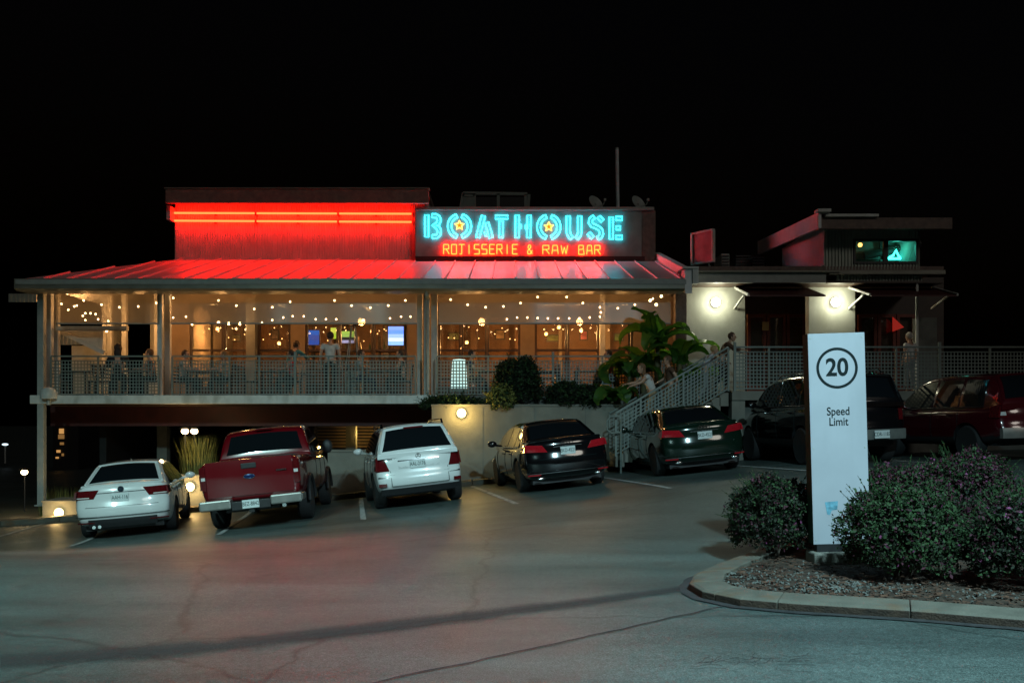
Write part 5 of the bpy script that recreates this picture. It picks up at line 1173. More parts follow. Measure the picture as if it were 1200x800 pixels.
def banana(label, x, y, z, h, leaves, seed, dead=False):
    t = thing('banana_plant', label, 'banana plant', (x, y, z), 0, 'banana plants by the stair'); r = random.Random(seed)
    m = MB(); m.tube([V(0, 0, -.1), V(.02, 0, h * .5), V(0, 0, h)], [.12, .095, .06], 10); m.build('trunk', mat('banana_trunk', (.10, .09, .04), .7, var=.4, vs=3), t, smooth=True)
    for (az, L, dr) in leaves:
        o = leafblade(L, L * .20, dr, 0, r.randint(0, 999)).build('leaf', M_LB, t, smooth=True); o.location = (0, 0, h * r.uniform(.88, 1.0)); o.rotation_euler = (r.uniform(-.35, .35), 0, math.radians(az))
    return t
banana('tallest banana plant with upright bright green leaves left of the entrance lamp', X(770, 23.5), 23.5, 1.8, 1.8, [(200, 1.5, .9), (110, 1.4, .5), (265, 1.35, .55), (20, 1.35, .9), (330, 1.3, 1.4), (170, 1.5, 1.9), (70, 1.2, 1.5), (240, 1.3, 1.9), (-10, 1.5, 1.7)], 3)
banana('banana plant with long arching leaf reaching right across the entrance wall', X(796, 23.3), 23.3, 1.8, 1.35, [(5, 1.45, 1.5), (-20, 1.2, 1.9), (40, 1.3, 1.2), (275, 1.2, 1.0), (190, 1.3, 1.7), (150, 1.2, 1.2)], 4)
banana('shaded banana plant with drooping leaves over the railing', X(738, 23.4), 23.4, 1.8, 1.0, [(185, 1.25, 2.0), (215, 1.35, 2.3), (160, 1.1, 1.5), (260, 1.1, 1.8), (330, 1.2, 1.9), (20, 1.1, 1.7), (120, 1.2, 1.4)], 5)
banana('low dark banana plant at the left foot of the clump', X(718, 23.45), 23.45, 1.8, .35, [(180, 1.1, 2.0), (230, 1.1, 2.1), (290, 1.2, 1.9), (340, 1.0, 1.8), (30, 1.0, 1.3), (140, 1.1, 1.6)], 6)
banana('banana plant in the middle of the clump with dense dark leaves', X(754, 23.75), 23.75, 1.8, 1.1, [(95, 1.2, .8), (180, 1.3, 1.6), (215, 1.2, 1.0), (250, 1.3, 1.4), (300, 1.2, 1.2), (350, 1.2, 1.8), (40, 1.2, 1.4), (140, 1.25, 2.0)], 8)
banana('banana plant at the right of the clump, half hidden by the stair railing', X(812, 23.6), 23.6, 1.8, .7, [(170, 1.1, 1.3), (230, 1.1, 1.5), (280, 1.2, 1.2), (330, 1.1, 1.5), (20, 1.2, 1.3), (90, 1.1, .8)], 9)
# ================================================================ SPEED LIMIT SIGN
ys = 9.7; t = thing('speed_limit_sign', 'tall pale monolith sign reading 20 Speed Limit on a concrete base among bushes', 'sign', (X(987, ys), ys, g(X(987, ys), ys) + .03), math.radians(-2)); t.rotation_euler[1] = math.radians(-1.6)
M_SIGN = mat('sign_face', (.34, .36, .40), .45, var=.05, vs=2.5, stain=((.28, .30, .33), 1.2, .3)); M_SIGNS = mat('sign_side_green', (.04, .075, .05), .85, var=.2, spec=.1)
z0 = Z(637, ys) - t.location.z; z1 = Z(390, ys) - t.location.z; w = .305
m = MB(); m.b2(-w, w, .0, .18, z0, z1); m.build('cabinet', M_SIGNS, t, bevel=.006); m = MB(); m.b2(-w + .002, w - .002, -.012, -.001, z0 + .002, z1 - .002); m.build('face', M_SIGN, t, bevel=.003)
cz = Z(431, ys) - t.location.z; m = MB(); n = 48; ro, ri_ = .222, .193; vs = []
for k in range(n): a = 2 * math.pi * k / n; vs += [(ro * math.cos(a), -.0145, cz + ro * math.sin(a)), (ri_ * math.cos(a), -.0145, cz + ri_ * math.sin(a))]
m.add(vs, [(2 * k, 2 * ((k + 1) % n), 2 * ((k + 1) % n) + 1, 2 * k + 1) for k in range(n)]); m.build('ring', M_INK, t)
text_obj('number', '20', .265, M_INK, t, (0, -.0145, cz), depth=.001, bold=.006, sx=.92); text_obj('lettering', 'Speed\nLimit', .125, M_INK, t, (0, -.0145, Z(488, ys) - t.location.z), depth=.001, bold=.001, sx=.82)
m = MB(); a = Z(594, ys) - t.location.z; M_ST = mat('blue_sticker', (.10, .26, .34), .5, var=.5, vs=22)
m.add([(-.17, -.0145, a + .06), (-.03, -.0145, a + .07), (-.04, -.0145, a - .02), (-.10, -.0145, a - .03), (-.12, -.0145, a - .08), (-.15, -.0145, a - .07)], [(0, 1, 2, 3, 4, 5)]); m.build('sticker', M_ST, t)
for sx in (-1, 1):
    for zz in (z0 + .05, (z0 + z1) / 2 - .1, z1 - .05): m = MB(); m.lathe([(.009, 0), (.008, .003), (0, .003)], (sx * (w - .03), -.0125, zz), 8, 'y'); m.build('screw', M_GREY, t)
m = MB(); m.b2(-w - .001, -w + .0, .0, .18, z0 + .8, z0 + .806); m.build('seam', M_INK, t)
m = MB(); m.b2(-.33, .12, -.12, .22, -.25, z0 - .08); m.build('base', M_CONC, t, bevel=.02); m = MB(); m.b2(-.27, .02, -.02, .1, z0 - .079, z0); m.build('neck', M_BLACK, t)
# ================================================================ VEHICLES
def lerp_tab(tab, x):
    if x <= tab[0][0]: return tab[0][1]
    for (a, fa), (b, fb) in zip(tab, tab[1:]):
        if x <= b: return fa + (fb - fa) * (x - a) / (b - a)
    return tab[-1][1]
def smooth_tab(tab, x, d=.05): return (lerp_tab(tab, x - d) + 2 * lerp_tab(tab, x) + lerp_tab(tab, x + d)) / 4
def paint(name, col, metal=.0, rough=.28):
    m = mat(name, col, rough, metal, var=.03, vs=2, coat=1.0); return m
class Car:
    def __init__(s, P, label, x, y, head, group, bodymat, name, cat):
        s.P = P; s.L = P['L']; s.W2 = P['W'] / 2; s.mat = bodymat
        s.t = thing(name, label, cat, (0, 0, 0), 0, group)
        s.build()
        # stand it on the sloping lot
        a = math.radians(head); c, n = math.cos(a), math.sin(a)
        def wpt(lx, ly): X_ = x + lx * c - ly * n; Y_ = y + lx * n + ly * c; return Vector((X_, Y_, g(X_, Y_)))
        ry, fy = P['ro'], P['ro'] + P['wb']; rl, rr_, fl, fr = wpt(-.75, ry), wpt(.75, ry), wpt(-.75, fy), wpt(.75, fy)
        fwd = ((fl + fr) / 2 - (rl + rr_) / 2).normalized(); right = ((rr_ + fr) / 2 - (rl + fl) / 2).normalized(); up = right.cross(fwd).normalized(); right = fwd.cross(up)
        o = (rl + rr_ + fl + fr) / 4 - fwd * (ry + fy) / 2
        M = Matrix((right, fwd, up)).transposed().to_4x4(); M.translation = o; s.t.matrix_world = M; s.t.rotation_mode = 'XYZ'
    def hw(s, y): u = (y - s.L / 2) / (s.L / 2); return s.W2 * (1 - .07 * abs(u) ** 3.2)
    def side(s, y, z):
        P = s.P; w = (z - P['zb']) / (s.ztop(y) - P['zb']); return s.hw(y) * lerp_tab(P['side'], max(0, min(1, w)))
    def ztop(s, y): return smooth_tab(s.P['top'], y, .06)
    def rear(s, x, z): u = min(1, abs(x) / (s.W2 * .94)); P = s.P; w = (z - P['zb']) / (P['top'][0][1] - P['zb']); return smooth_tab(P['rq'], max(0, min(1, w)), .03) + P['rc'] * u ** 3
    def roof(s, y): return smooth_tab(s.P['roof'], y, .07)
    def wat(s, y, z):
        P = s.P; b = s.hw(y) * P['wbelt']; return b + (P['wroof'] * s.W2 - b) * (z - P['belt']) / (P['H'] - P['belt'])
    def part(s, mb, name, m, parent=None, **k):
        lb = k.pop('label', None); o = mb.build(name, m, parent or s.t, **k)
        if lb: o['label'] = lb
        return o
    def rpatch(s, x0, x1, z0, z1, name, m, off=.012, depth=.04, nx=8, nz=3, cut=0, parent=None, shear=0, **k):
        """panel following the rear surface; cut slants the inner edge"""
        lim = s.W2 * .905; x1 = max(-lim, min(lim, x1)); x0 = max(-lim, min(lim, x0))
        mb = MB(); vs = []; N = (nx + 1) * (nz + 1)
        for layer in (-off, depth):
            for j in range(nz + 1):
                for i in range(nx + 1):
                    z = z0 + (z1 - z0) * j / nz; v = i / nx; xa = x0 + cut * (j / nz); x = xa + (x1 - xa) * v; zz = z + shear * v; vs.append((x, s.rear(x, zz) + layer, zz))
        id_ = lambda l, j, i: l * N + j * (nx + 1) + i; fs = []
        for j in range(nz):
            for i in range(nx): fs += [(id_(0, j, i), id_(0, j, i + 1), id_(0, j + 1, i + 1), id_(0, j + 1, i))]
        for i in range(nx): fs += [(id_(0, 0, i), id_(1, 0, i), id_(1, 0, i + 1), id_(0, 0, i + 1)), (id_(0, nz, i), id_(0, nz, i + 1), id_(1, nz, i + 1), id_(1, nz, i))]
        for j in range(nz): fs += [(id_(0, j, 0), id_(0, j + 1, 0), id_(1, j + 1, 0), id_(1, j, 0)), (id_(0, j, nx), id_(1, j, nx), id_(1, j + 1, nx), id_(0, j + 1, nx))]
        mb.add(vs, fs); return s.part(mb, name, m, parent, smooth=True, **k)
    def spatch(s, sx, y0, y1, z0, z1, name, m, off=.010, depth=.03, n=6, parent=None, green=False, **k):
        mb = MB(); vs = []; f = (s.wat if green else s.side)
        for layer in (off, -depth):
            for j in (0, 1):
                for i in range(n + 1): y = y0 + (y1 - y0) * i / n; z = (z0, z1)[j]; vs.append((sx * (f(y, z) + layer), y, z))
        N = 2 * (n + 1); fs = []
        for i in range(n): fs += [(i, i + 1, n + 2 + i, n + 1 + i), (i, N + i, N + i + 1, i + 1), (n + 1 + i, n + 2 + i, N + n + 2 + i, N + n + 1 + i)]
        fs += [(0, n + 1, N + n + 1, N), (n, N + n, N + 2 * n + 1, 2 * n + 1)]
        mb.add(vs, fs); return s.part(mb, name, m, parent, smooth=False, **k)
    def line(s, pts, m=None, r=.006, name='seam', smooth=True): mb = MB(); mb.tube(pts, r, 5); return s.part(mb, name, m or M_INK)
    def build(s):
        P = s.P; L = s.L; nu, nv, nw = 12, 34, 9; idx = {}; vs = []; fs = []
        def pos(i, j, k):
            u = -1 + 2 * i / nu; u = math.copysign(abs(u) ** .8, u); v = j / nv; w = k / nw
            yc = v * L; hw = s.hw(yc); zt = s.ztop(yc); zb = P['zb'] + (P.get('zbr', 0)) * max(0, 1 - yc / .5) + .1 * max(0, (yc - L + .5) / .5)
            sf = lerp_tab(P['side'], w); x = u * hw * sf; z = zb + w * (zt - zb)
            z -= P.get('rnd', .05) * abs(u) ** 6 * (w ** 8) - .012 * (1 - u * u) * (w ** 6)
            yr = smooth_tab(P['rq'], w, .03) + P['rc'] * abs(u * sf) ** 3; yf = L - (.02 + .10 * abs(w - .45) ** 1.5 + (.16 * w ** 4)) - P['fc'] * abs(u * sf) ** 3
            return (x, yr + (yf - yr) * v, z)
        def vid(i, j, k):
            if (i, j, k) not in idx: idx[(i, j, k)] = len(vs); vs.append(pos(i, j, k))
            return idx[(i, j, k)]
        for i in range(nu):
            for j in range(nv): fs += [(vid(i, j, 0), vid(i, j + 1, 0), vid(i + 1, j + 1, 0), vid(i + 1, j, 0)), (vid(i, j, nw), vid(i + 1, j, nw), vid(i + 1, j + 1, nw), vid(i, j + 1, nw))]
            for k in range(nw): fs += [(vid(i, 0, k), vid(i + 1, 0, k), vid(i + 1, 0, k + 1), vid(i, 0, k + 1)), (vid(i, nv, k), vid(i, nv, k + 1), vid(i + 1, nv, k + 1), vid(i + 1, nv, k))]
        for j in range(nv):
            for k in range(nw): fs += [(vid(0, j, k), vid(0, j, k + 1), vid(0, j + 1, k + 1), vid(0, j + 1, k)), (vid(nu, j, k), vid(nu, j + 1, k), vid(nu, j + 1, k + 1), vid(nu, j, k + 1))]
        mb = MB(); mb.add(vs, fs); me = mb.build('body', [s.mat, M_PLAST], mesh_only=True, smooth=True)
        bo = bpy.data.objects.new('tmp', me); COL.objects.link(bo); sb = bo.modifiers.new('s', 'SUBSURF'); sb.levels = 1
        cut = MB(); cut.mi = 0; R = P['R']
        for yw in (P['ro'], P['ro'] + P['wb']):
            for sx in (-1, 1):
                cx0 = sx * (s.W2 - .30); cx1 = sx * (s.W2 + .2); cut.lathe([(R + .055, min(cx0, cx1)), (R + .055, max(cx0, cx1))], (0, yw, R + .0), 28, 'x')
        if P.get('bed'): cut.b2(-P['bed'][2], P['bed'][2], P['bed'][0], P['bed'][1], P['bed'][3], 3)
        cme = cut.build('c', [M_PLAST], mesh_only=True); co = bpy.data.objects.new('tmpc', cme); COL.objects.link(co)
        bl = bo.modifiers.new('b', 'BOOLEAN'); bl.object = co; bl.operation = 'DIFFERENCE'; bl.solver = 'EXACT'
        try: bl.material_mode = 'TRANSFER'
        except Exception: pass
        bpy.context.view_layer.update(); dg = bpy.context.evaluated_depsgraph_get(); out = bpy.data.meshes.new_from_object(bo.evaluated_get(dg)); out.name = 'body'
        bpy.data.objects.remove(bo); bpy.data.objects.remove(co)
        # lower skirt in plastic
        if P.get('clad'):
            for p in out.polygons:
                if p.center.z < P['clad'] and p.material_index == 0: p.material_index = 1 if len(out.materials) > 1 else 0
        out.polygons.foreach_set('use_smooth', [True] * len(out.polygons))
        try: out.set_sharp_from_angle(angle=math.radians(35))
        except Exception: pass
        s.body = obj('body', out, s.t)
        # greenhouse
        r0, r1 = P['roof'][0][0], P['roof'][-1][0]; ny = 40; vs = []; K = 13
        for j in range(ny + 1):
            y = r0 + (r1 - r0) * j / ny; zr = max(P['belt'] + .012, s.roof(y)); zb = P['belt'] - .06; row = []
            wt = s.wat(y, zr); wb_ = s.wat(y, P['belt']); h = zr - P['belt']; rd = min(.07, h * .5); cr_ = min(.03, h * .3)
            half = [(wb_, zb), (s.wat(y, P['belt'] + h * .35), P['belt'] + h * .35), (s.wat(y, zr - rd), zr - rd), (wt - rd * .35, zr - rd * .3), (wt - rd, zr), (wt * .5, zr + cr_ * .75), (0, zr + cr_)]
            row = [(a, y, z) for a, z in half] + [(-a, y, z) for a, z in half[-2::-1]]; vs += row
        fs = [(j * K + k, j * K + k + 1, (j + 1) * K + k + 1, (j + 1) * K + k) for j in range(ny) for k in range(K - 1)]; fs += [tuple(range(K)), tuple(ny * K + k for k in range(K))[::-1]]
        mb = MB(); mb.add(vs, fs); cabmat = s.mat; s.part(mb, 'cabin', cabmat, smooth=True)
        # side glass
        for sx in (-1, 1):
            for wi, (a, b) in enumerate(P['swin']):
                mb = MB(); n = 10; vs = []; zb = P['belt'] + .035
                for layer in (.006, -.02):
                    for q in range(n + 1):
                        y = a + (b - a) * q / n; zt = max(zb + .004, min(s.roof(y) - P.get('gtop', .085), P['H'] - P.get('gtop', .085)))
                        for z in (zb, (zb + zt) / 2, zt): vs.append((sx * (s.wat(y, z) + layer), y, z))
                M_ = 3 * (n + 1); fs = [(3 * q + k, 3 * q + 3 + k, 3 * q + 4 + k, 3 * q + 1 + k) for q in range(n) for k in (0, 1)]
                for q in range(n): fs += [(3 * q, M_ + 3 * q, M_ + 3 * q + 3, 3 * q + 3), (3 * q + 2, 3 * q + 5, M_ + 3 * q + 5, M_ + 3 * q + 2)]
                fs += [(0, 1, M_ + 1, M_), (1, 2, M_ + 2, M_ + 1), (3 * n, M_ + 3 * n, M_ + 3 * n + 1, 3 * n + 1), (3 * n + 1, M_ + 3 * n + 1, M_ + 3 * n + 2, 3 * n + 2)]
                mb.add(vs, fs); s.part(mb, 'side_window', M_GLASSC)
            y0, y1 = P['swin'][0][0], P['swin'][-1][1]
            s.line([(sx * (s.wat(y, P['belt'] + .02) + .012), y, P['belt'] + .022) for y in frange(y0 - .05, y1 + .03, .3)], M_CHROME if P.get('chrome') else M_PLAST, .009, 'window_trim')
        # rear and front screens
        for (a, b, nm, ins) in (P['rwin'] + ('rear_window', P.get('rins', .09)), P['fwin'] + ('windshield', .09)):
            mb = MB(); nx_, ny_ = 10, 8; vs = []
            for layer in (.010, -.02):
                for j in range(ny_ + 1):
                    y = a + (b - a) * j / ny_; zr = s.roof(y); h = zr - P['belt']; wt = s.wat(y, zr) - ins - min(.02, .1 * h)
                    sl = (s.roof(y + .02) - s.roof(y - .02)) / .04; nrm = Vector((0, -sl, 1)).normalized()
                    for i in range(nx_ + 1):
                        u = -1 + 2 * i / nx_; cr_ = min(.03, h * .3) * (1 - u * u) + .003; vs.append(Vector((u * wt, y, zr + cr_)) + nrm * layer)
            M_ = (nx_ + 1) * (ny_ + 1); fs = [(j * (nx_ + 1) + i, j * (nx_ + 1) + i + 1, (j + 1) * (nx_ + 1) + i + 1, (j + 1) * (nx_ + 1) + i) for j in range(ny_) for i in range(nx_)]
            bd = [i for i in range(nx_ + 1)] + [j * (nx_ + 1) + nx_ for j in range(1, ny_ + 1)] + [ny_ * (nx_ + 1) + i for i in range(nx_ - 1, -1, -1)] + [j * (nx_ + 1) for j in range(ny_ - 1, 0, -1)]
            fs += [(bd[q], M_ + bd[q], M_ + bd[(q + 1) % len(bd)], bd[(q + 1) % len(bd)]) for q in range(len(bd))]
            mb.add(vs, fs); s.part(mb, nm, M_GLASSC, smooth=True)
        # wheels
        tw = P.get('tw', .22)
        for yw in (P['ro'], P['ro'] + P['wb']):
            for sx in (-1, 1):
                xo = sx * (s.W2 - .02 - tw / 2)
                prof = [(R * .66, -tw / 2 + .01), (R * .9, -tw / 2), (R * .985, -tw / 2 + .03), (R, -tw / 4), (R, tw / 4), (R * .985, tw / 2 - .03), (R * .9, tw / 2), (R * .66, tw / 2 - .01)]
                mb = MB(); mb.lathe(prof, (0, 0, 0), 36, 'x'); w = mb.build('wheel', M_RUB, s.t, smooth=True); w.location = (xo, yw, R)
                mb = MB(); f_ = sx * (tw / 2 - .02)
                mb.lathe([(R * .60, -tw / 2 + .02), (R * .67, -tw / 2 + .012), (R * .67, tw / 2 - .012), (R * .60, tw / 2 - .02)], (0, 0, 0), 32, 'x'); mb.lathe([(.001, f_ - sx * .0), (.06, f_ - sx * .005), (.065, f_ - sx * .03)], (0, 0, 0), 12, 'x')
                ns = P.get('spokes', 5)
                for q in range(ns):
                    a = 2 * math.pi * q / ns + .3
                    for da in ((-.12, .12) if ns <= 6 else (0,)):
                        mb.bar((f_ - sx * .02, .03 * math.cos(a), .03 * math.sin(a)), (f_ - sx * .012, R * .64 * math.cos(a + da), R * .64 * math.sin(a + da)), .035, .025, up=(1, 0, 0))
                rim = mb.build('rim', M_RIM, w); mb = MB(); mb.lathe([(.001, -sx * .03), (R * .58, -sx * .02), (R * .6, -sx * .05)], (0, 0, 0), 20, 'x'); mb.build('brake_disc', M_BLACK, w)
        # underside, mirrors, handles, door seams
        mb = MB(); mb.b2(-s.W2 * .78, s.W2 * .78, .35, L - .4, P['zb'] - .05, P['zb'] + .05); mb.bar((-.6, P['ro'], R), (.6, P['ro'], R), .09); s.part(mb, 'underbody', M_PLAST)
        ym = P['mir']; zm = P['belt'] + .10
        ms = P.get('msz', (.22, .10, .15))
        for sx in (-1, 1):
            xm = s.side(ym, P['belt'] - .05)
            mb = MB(); mb.sphere((sx * (xm + ms[0] * .5 + .03), ym, zm), .5, 10, 8, ms); mb.bar((sx * (xm - .06), ym, zm - .06), (sx * (xm + .08), ym, zm - .03), .05); s.part(mb, 'mirror', s.mat if not P.get('blackmir') else M_PLAST, smooth=True)
            for yd in P['doors']:
                s.line([(sx * (s.side(yd, z) + .001), yd + P.get('dslant', 0) * (z - .5), z) for z in frange(P['zb'] + .12, P['belt'] - .03, .12)], r=.005)
            for yh in P['handles']:
                mb = MB(); z = P['belt'] - .12; mb.tube([(sx * (s.side(yh, z) + .005), yh, z), (sx * (s.side(yh, z) + .03), yh + .02, z), (sx * (s.side(yh, z) + .03), yh + .17, z), (sx * (s.side(yh, z) + .005), yh + .19, z)], .011, 6); s.part(mb, 'door_handle', P.get('hmat') or s.mat, smooth=True)
        # headlights and grille for a view from the other side
        for sx in (-1, 1):
            mb = MB(); mb.sphere((sx * s.W2 * .72, L - .20, P['top'][-1][1] - .10), .5, 10, 8, (.34, .22, .15)); s.part(mb, 'headlight', M_LAMPW, smooth=True)
        mb = MB(); mb.b2(-.42, .42, L - .1, L - .005, P['zb'] + .22, P['top'][-1][1] - .08); s.part(mb, 'grille', M_PLAST)
    def edges(s):
        # rolled painted edges round the rear window and along the tail lip, which catch the neon
        a, b = s.P['rwin']; lf, rt = [], []
        for j in range(9):
            y = a - .03 + (b - a + .06) * j / 8; zr = s.roof(y); w = s.wat(y, zr) - .045; lf.append((-w, y, zr + .004)); rt.append((w, y, zr + .004))
        s.line(lf, s.mat, .022, 'pillar_edge'); s.line(rt, s.mat, .022, 'pillar_edge')
        y = b + .05; zr = s.roof(y); w = s.wat(y, zr) - .05
        s.line([(w * u, y, zr + .03 * (1 - u * u) + .004) for u in frange(-1, 1, .125)], s.mat, .024, 'roof_edge')
        zt = s.P['top'][0][1]; lim = s.W2 * .80
        s.line([(x, s.rear(x, zt - .01) + .035, s.ztop(.05) - .012 - .03 * (abs(x) / s.W2) ** 4) for x in frange(-lim, lim, .12)], s.mat, .026, 'tail_lip')
    def plate(s, x, z, txt, col=None, y=None, tilt=0):
        yy = (y if y is not None else s.rear(x, z)) - .022; mb = MB(); mb.b2(x - .155, x + .155, yy - .004, yy + .012, z - .078, z + .078); p = s.part(mb, 'license_plate', col or M_PLATE, bevel=.003)
        o = text_obj('plate_number', txt, .105, M_INK, p, (x, yy - .0052, z), depth=.0006, sx=.72); return p
SIDE = [(0, .90), (.18, .97), (.45, 1.0), (.7, .992), (.86, .965), (1, .90)]
SED = dict(L=4.87, W=1.83, H=1.46, zb=.22, zbr=.08, ro=1.08, wb=2.80, R=.33, belt=.93, side=SIDE, rc=.20, fc=.42, wbelt=.92, wroof=.64, rnd=.05,
    rq=[(0, .10), (.16, .02), (.35, .0), (.5, .02), (.56, .055), (.8, .07), (.93, .08), (1, .13)],
    top=[(0, 1.04), (.15, 1.085), (.45, 1.07), (.9, .98), (3.6, .97), (3.9, .96), (4.5, .84), (4.87, .68)],
    roof=[(.42, 1.0), (.56, 1.07), (1.16, 1.37), (1.42, 1.435), (2.1, 1.46), (2.7, 1.44), (3.1, 1.34), (3.8, .98)], swin=[(1.0, 1.42), (1.48, 2.22), (2.28, 3.35)],
    rwin=(.58, 1.22), fwin=(3.04, 3.72), mir=3.25, doors=(1.5, 2.3, 3.35), handles=(1.6, 2.42), chrome=True, spokes=5)
def rear_sedan_white(c):
    s = c; W = c.W2
    for sx in (-1, 1):
        c.rpatch(sx * .50, sx * (W * .985), .80, .965, 'taillight', M_LAMPR, nx=8, cut=-sx * .10, off=.008)
        c.spatch(sx, .17, .55, .82, .955, 'taillight', M_LAMPR, off=.004)
        c.rpatch(sx * .58, sx * W * .96, .815, .835, 'lamp_strip', M_LAMPW, nx=6, nz=1, off=.012)
        c.rpatch(sx * .50, sx * .86, .33, .355, 'reflector', M_LAMPR, nz=1)
    c.plate(-.02, .80, 'AAH-116'); c.line([(x, c.rear(x, .90) - .004, .90) for x in frange(-.50, .50, .1)]); c.line([(x, c.rear(x, .635) - .004, .635) for x in frange(-.66, .66, .11)], r=.005)
    c.line([(x, c.rear(x, .455) - .006, .455) for x in frange(-.85, .85, .1)], M_CHROME, .009, 'chrome_strip')
    c.rpatch(-.62, .62, .24, .40, 'diffuser', M_PLAST, nx=10, off=.006)
    mb = MB(); y = c.rear(0, .955) - .012; mb.lathe([(.048, 0), (.056, .008), (.056, -.008), (.048, 0)], (0, y, .96), 24, 'y'); 
    for a, b in (((-.038, .03), (-.012, -.04)), ((-.012, -.04), (0, -.005)), ((0, -.005), (.012, -.04)), ((.012, -.04), (.038, .03)), ((-.018, .045), (0, .01)), ((0, .01), (.018, .045))): mb.bar((a[0], y, .96 + a[1]), (b[0], y, .96 + b[1]), .008)
    mb.lathe([(.046, .004), (0, .004)], (0, y, .96), 20, 'y'); c.part(mb, 'badge', mat('badge_dark', (.10, .14, .2), .25, .8), smooth=False)
    mb = MB(); mb.add([(-.02, 1.75, 1.47), (.02, 1.75, 1.47), (0, 1.62, 1.53), (0, 1.6, 1.47)], [(0, 1, 2), (0, 2, 3), (1, 3, 2)]); c.part(mb, 'antenna_fin', c.mat)
    for sx in (-.52, -.42): mb = MB(); mb.tube([(sx, .06, .26), (sx, .25, .26)], .032, 10); c.part(mb, 'exhaust', M_CHROME, smooth=True)
WHITE = paint('pearl_white_paint', (.66, .68, .68)); WHITE2 = paint('solid_white_paint', (.72, .74, .74)); RED = paint('deep_red_paint', (.13, .0025, .006), .0, .22); BLK = paint('black_paint', (.004, .004, .005), .0, .12)
GRN = paint('dark_green_paint', (.005, .016, .010), .1, .14); MAR = paint('maroon_paint', (.07, .004, .008), .1, .18)
c1 = Car(SED, 'white sedan at the far left, nearest the deck corner post', -7.50, 17.3, 15, 'cars parked in front of the restaurant', WHITE, 'parked_car', 'car'); rear_sedan_white(c1)
# ---- pickup
PU = dict(L=5.85, W=1.98, H=1.92, zb=.50, zbr=.06, ro=1.25, wb=3.6, R=.40, belt=1.30, side=[(0, .93), (.2, .98), (.5, 1.0), (.75, 1.0), (.92, .985), (1, .95)], rc=.05, fc=.25, wbelt=.95, wroof=.80, rnd=.03,
    rq=[(0, .12), (.1, .10), (.2, .08), (.5, .07), (.9, .07), (1, .09)], top=[(0, 1.33), (.4, 1.34), (1.9, 1.34), (2.1, 1.30), (4.2, 1.28), (4.6, 1.26), (5.5, 1.16), (5.85, 1.0)],
    roof=[(1.98, 1.30), (2.04, 1.52), (2.14, 1.82), (2.3, 1.90), (2.8, 1.925), (3.4, 1.90), (3.75, 1.80), (4.4, 1.30)], swin=[(2.42, 3.12), (3.2, 4.02)], rwin=(2.0, 2.15), fwin=(3.72, 4.32), rins=.12,
    mir=3.9, msz=(.24, .12, .32), blackmir=True, doors=(2.35, 3.16, 4.1), handles=(2.45, 3.25), bed=(.22, 1.92, .78, .85), tw=.26, spokes=5, gtop=.10)
c2 = Car(PU, 'dark red pickup truck with closed tailgate parked second from left', -4.83, 16.8, 6, 'cars parked in front of the restaurant', RED, 'pickup_truck', 'pickup truck')
W = c2.W2
c2.rpatch(-.80, .80, .66, 1.33, 'tailgate', RED, nx=10, nz=4, off=.014); 
for sx in (-1, 1):
    c2.rpatch(sx * .815, sx * W * .985, .80, 1.26, 'taillight', M_LAMPR, nx=4, nz=3, off=.016); c2.rpatch(sx * .82, sx * W * .975, 1.0, 1.06, 'reverse_lamp', M_LAMPW, nx=4, nz=1, off=.021)
    c2.spatch(sx, .12, .20, .82, 1.24, 'taillight', M_LAMPR)
    mb = MB(); a, b = sorted((sx * .36, sx * .94)); mb.b2(a, b, -.10, .16, .44, .62); mb.b2(min(sx * .90, sx * .955), max(sx * .90, sx * .955), -.05, .45, .46, .60); c2.part(mb, 'bumper', mat('grey_bumper', (.32, .31, .29), .35, .6), bevel=.03)
    n = 14; R2 = PU['R'] + .055
    for yw in (PU['ro'], PU['ro'] + PU['wb']):
        mb = MB(); pts = [(sx * (c2.side(yw, .8) + .012), yw + (R2 + .03) * math.cos(math.pi * q / n), .40 + (R2 + .03) * math.sin(math.pi * q / n)) for q in range(n + 1)]; mb.tube(pts, .035, 6); c2.part(mb, 'wheel_flare', M_PLAST, smooth=True)
mb = MB(); mb.b2(-.355, .355, -.07, .14, .40, .56); c2.part(mb, 'bumper_step', M_PLAST, bevel=.01); c2.plate(0, .50, 'BEZ-8842', y=-.072)
mb = MB(); mb.b2(-.14, .14, c2.rear(0, 1.2) - .03, c2.rear(0, 1.2), 1.16, 1.26); c2.part(mb, 'tailgate_handle', M_PLAST, bevel=.01)
mb = MB(); y = c2.rear(0, 1) - .026; mb.sphere((0, y, 1.01), .5, 18, 8, (.20, .02, .085)); c2.part(mb, 'badge', mat('badge_blue', (.01, .03, .12), .2, .4), smooth=True); mb = MB(); mb.tube([(.105 * math.cos(a), y - .003, 1.01 + .045 * math.sin(a)) for a in frange(0, 6.0, .3)], .005, 5, closed=True); c2.part(mb, 'badge_rim', M_CHROME)
mb = MB()
for q in range(5): mb.b2(.50 + q * .04, .53 + q * .04, y - .005, y + .02, 1.06, 1.085)
c2.part(mb, 'model_lettering', M_CHROME)
mb = MB(); mb.b2(-.17, .17, 2.10, 2.16, 1.885, 1.92); c2.part(mb, 'brake_lamp', M_LAMPR)
mb = MB(); mb.tube([(.58, .1, .40), (.58, .45, .42)], .04, 10); c2.part(mb, 'exhaust', M_CHROME, smooth=True); mb = MB(); mb.b2(-.05, .05, -.05, .3, .34, .41); mb.b2(-.5, .5, .1, .2, .36, .44); c2.part(mb, 'hitch', M_BLACK)
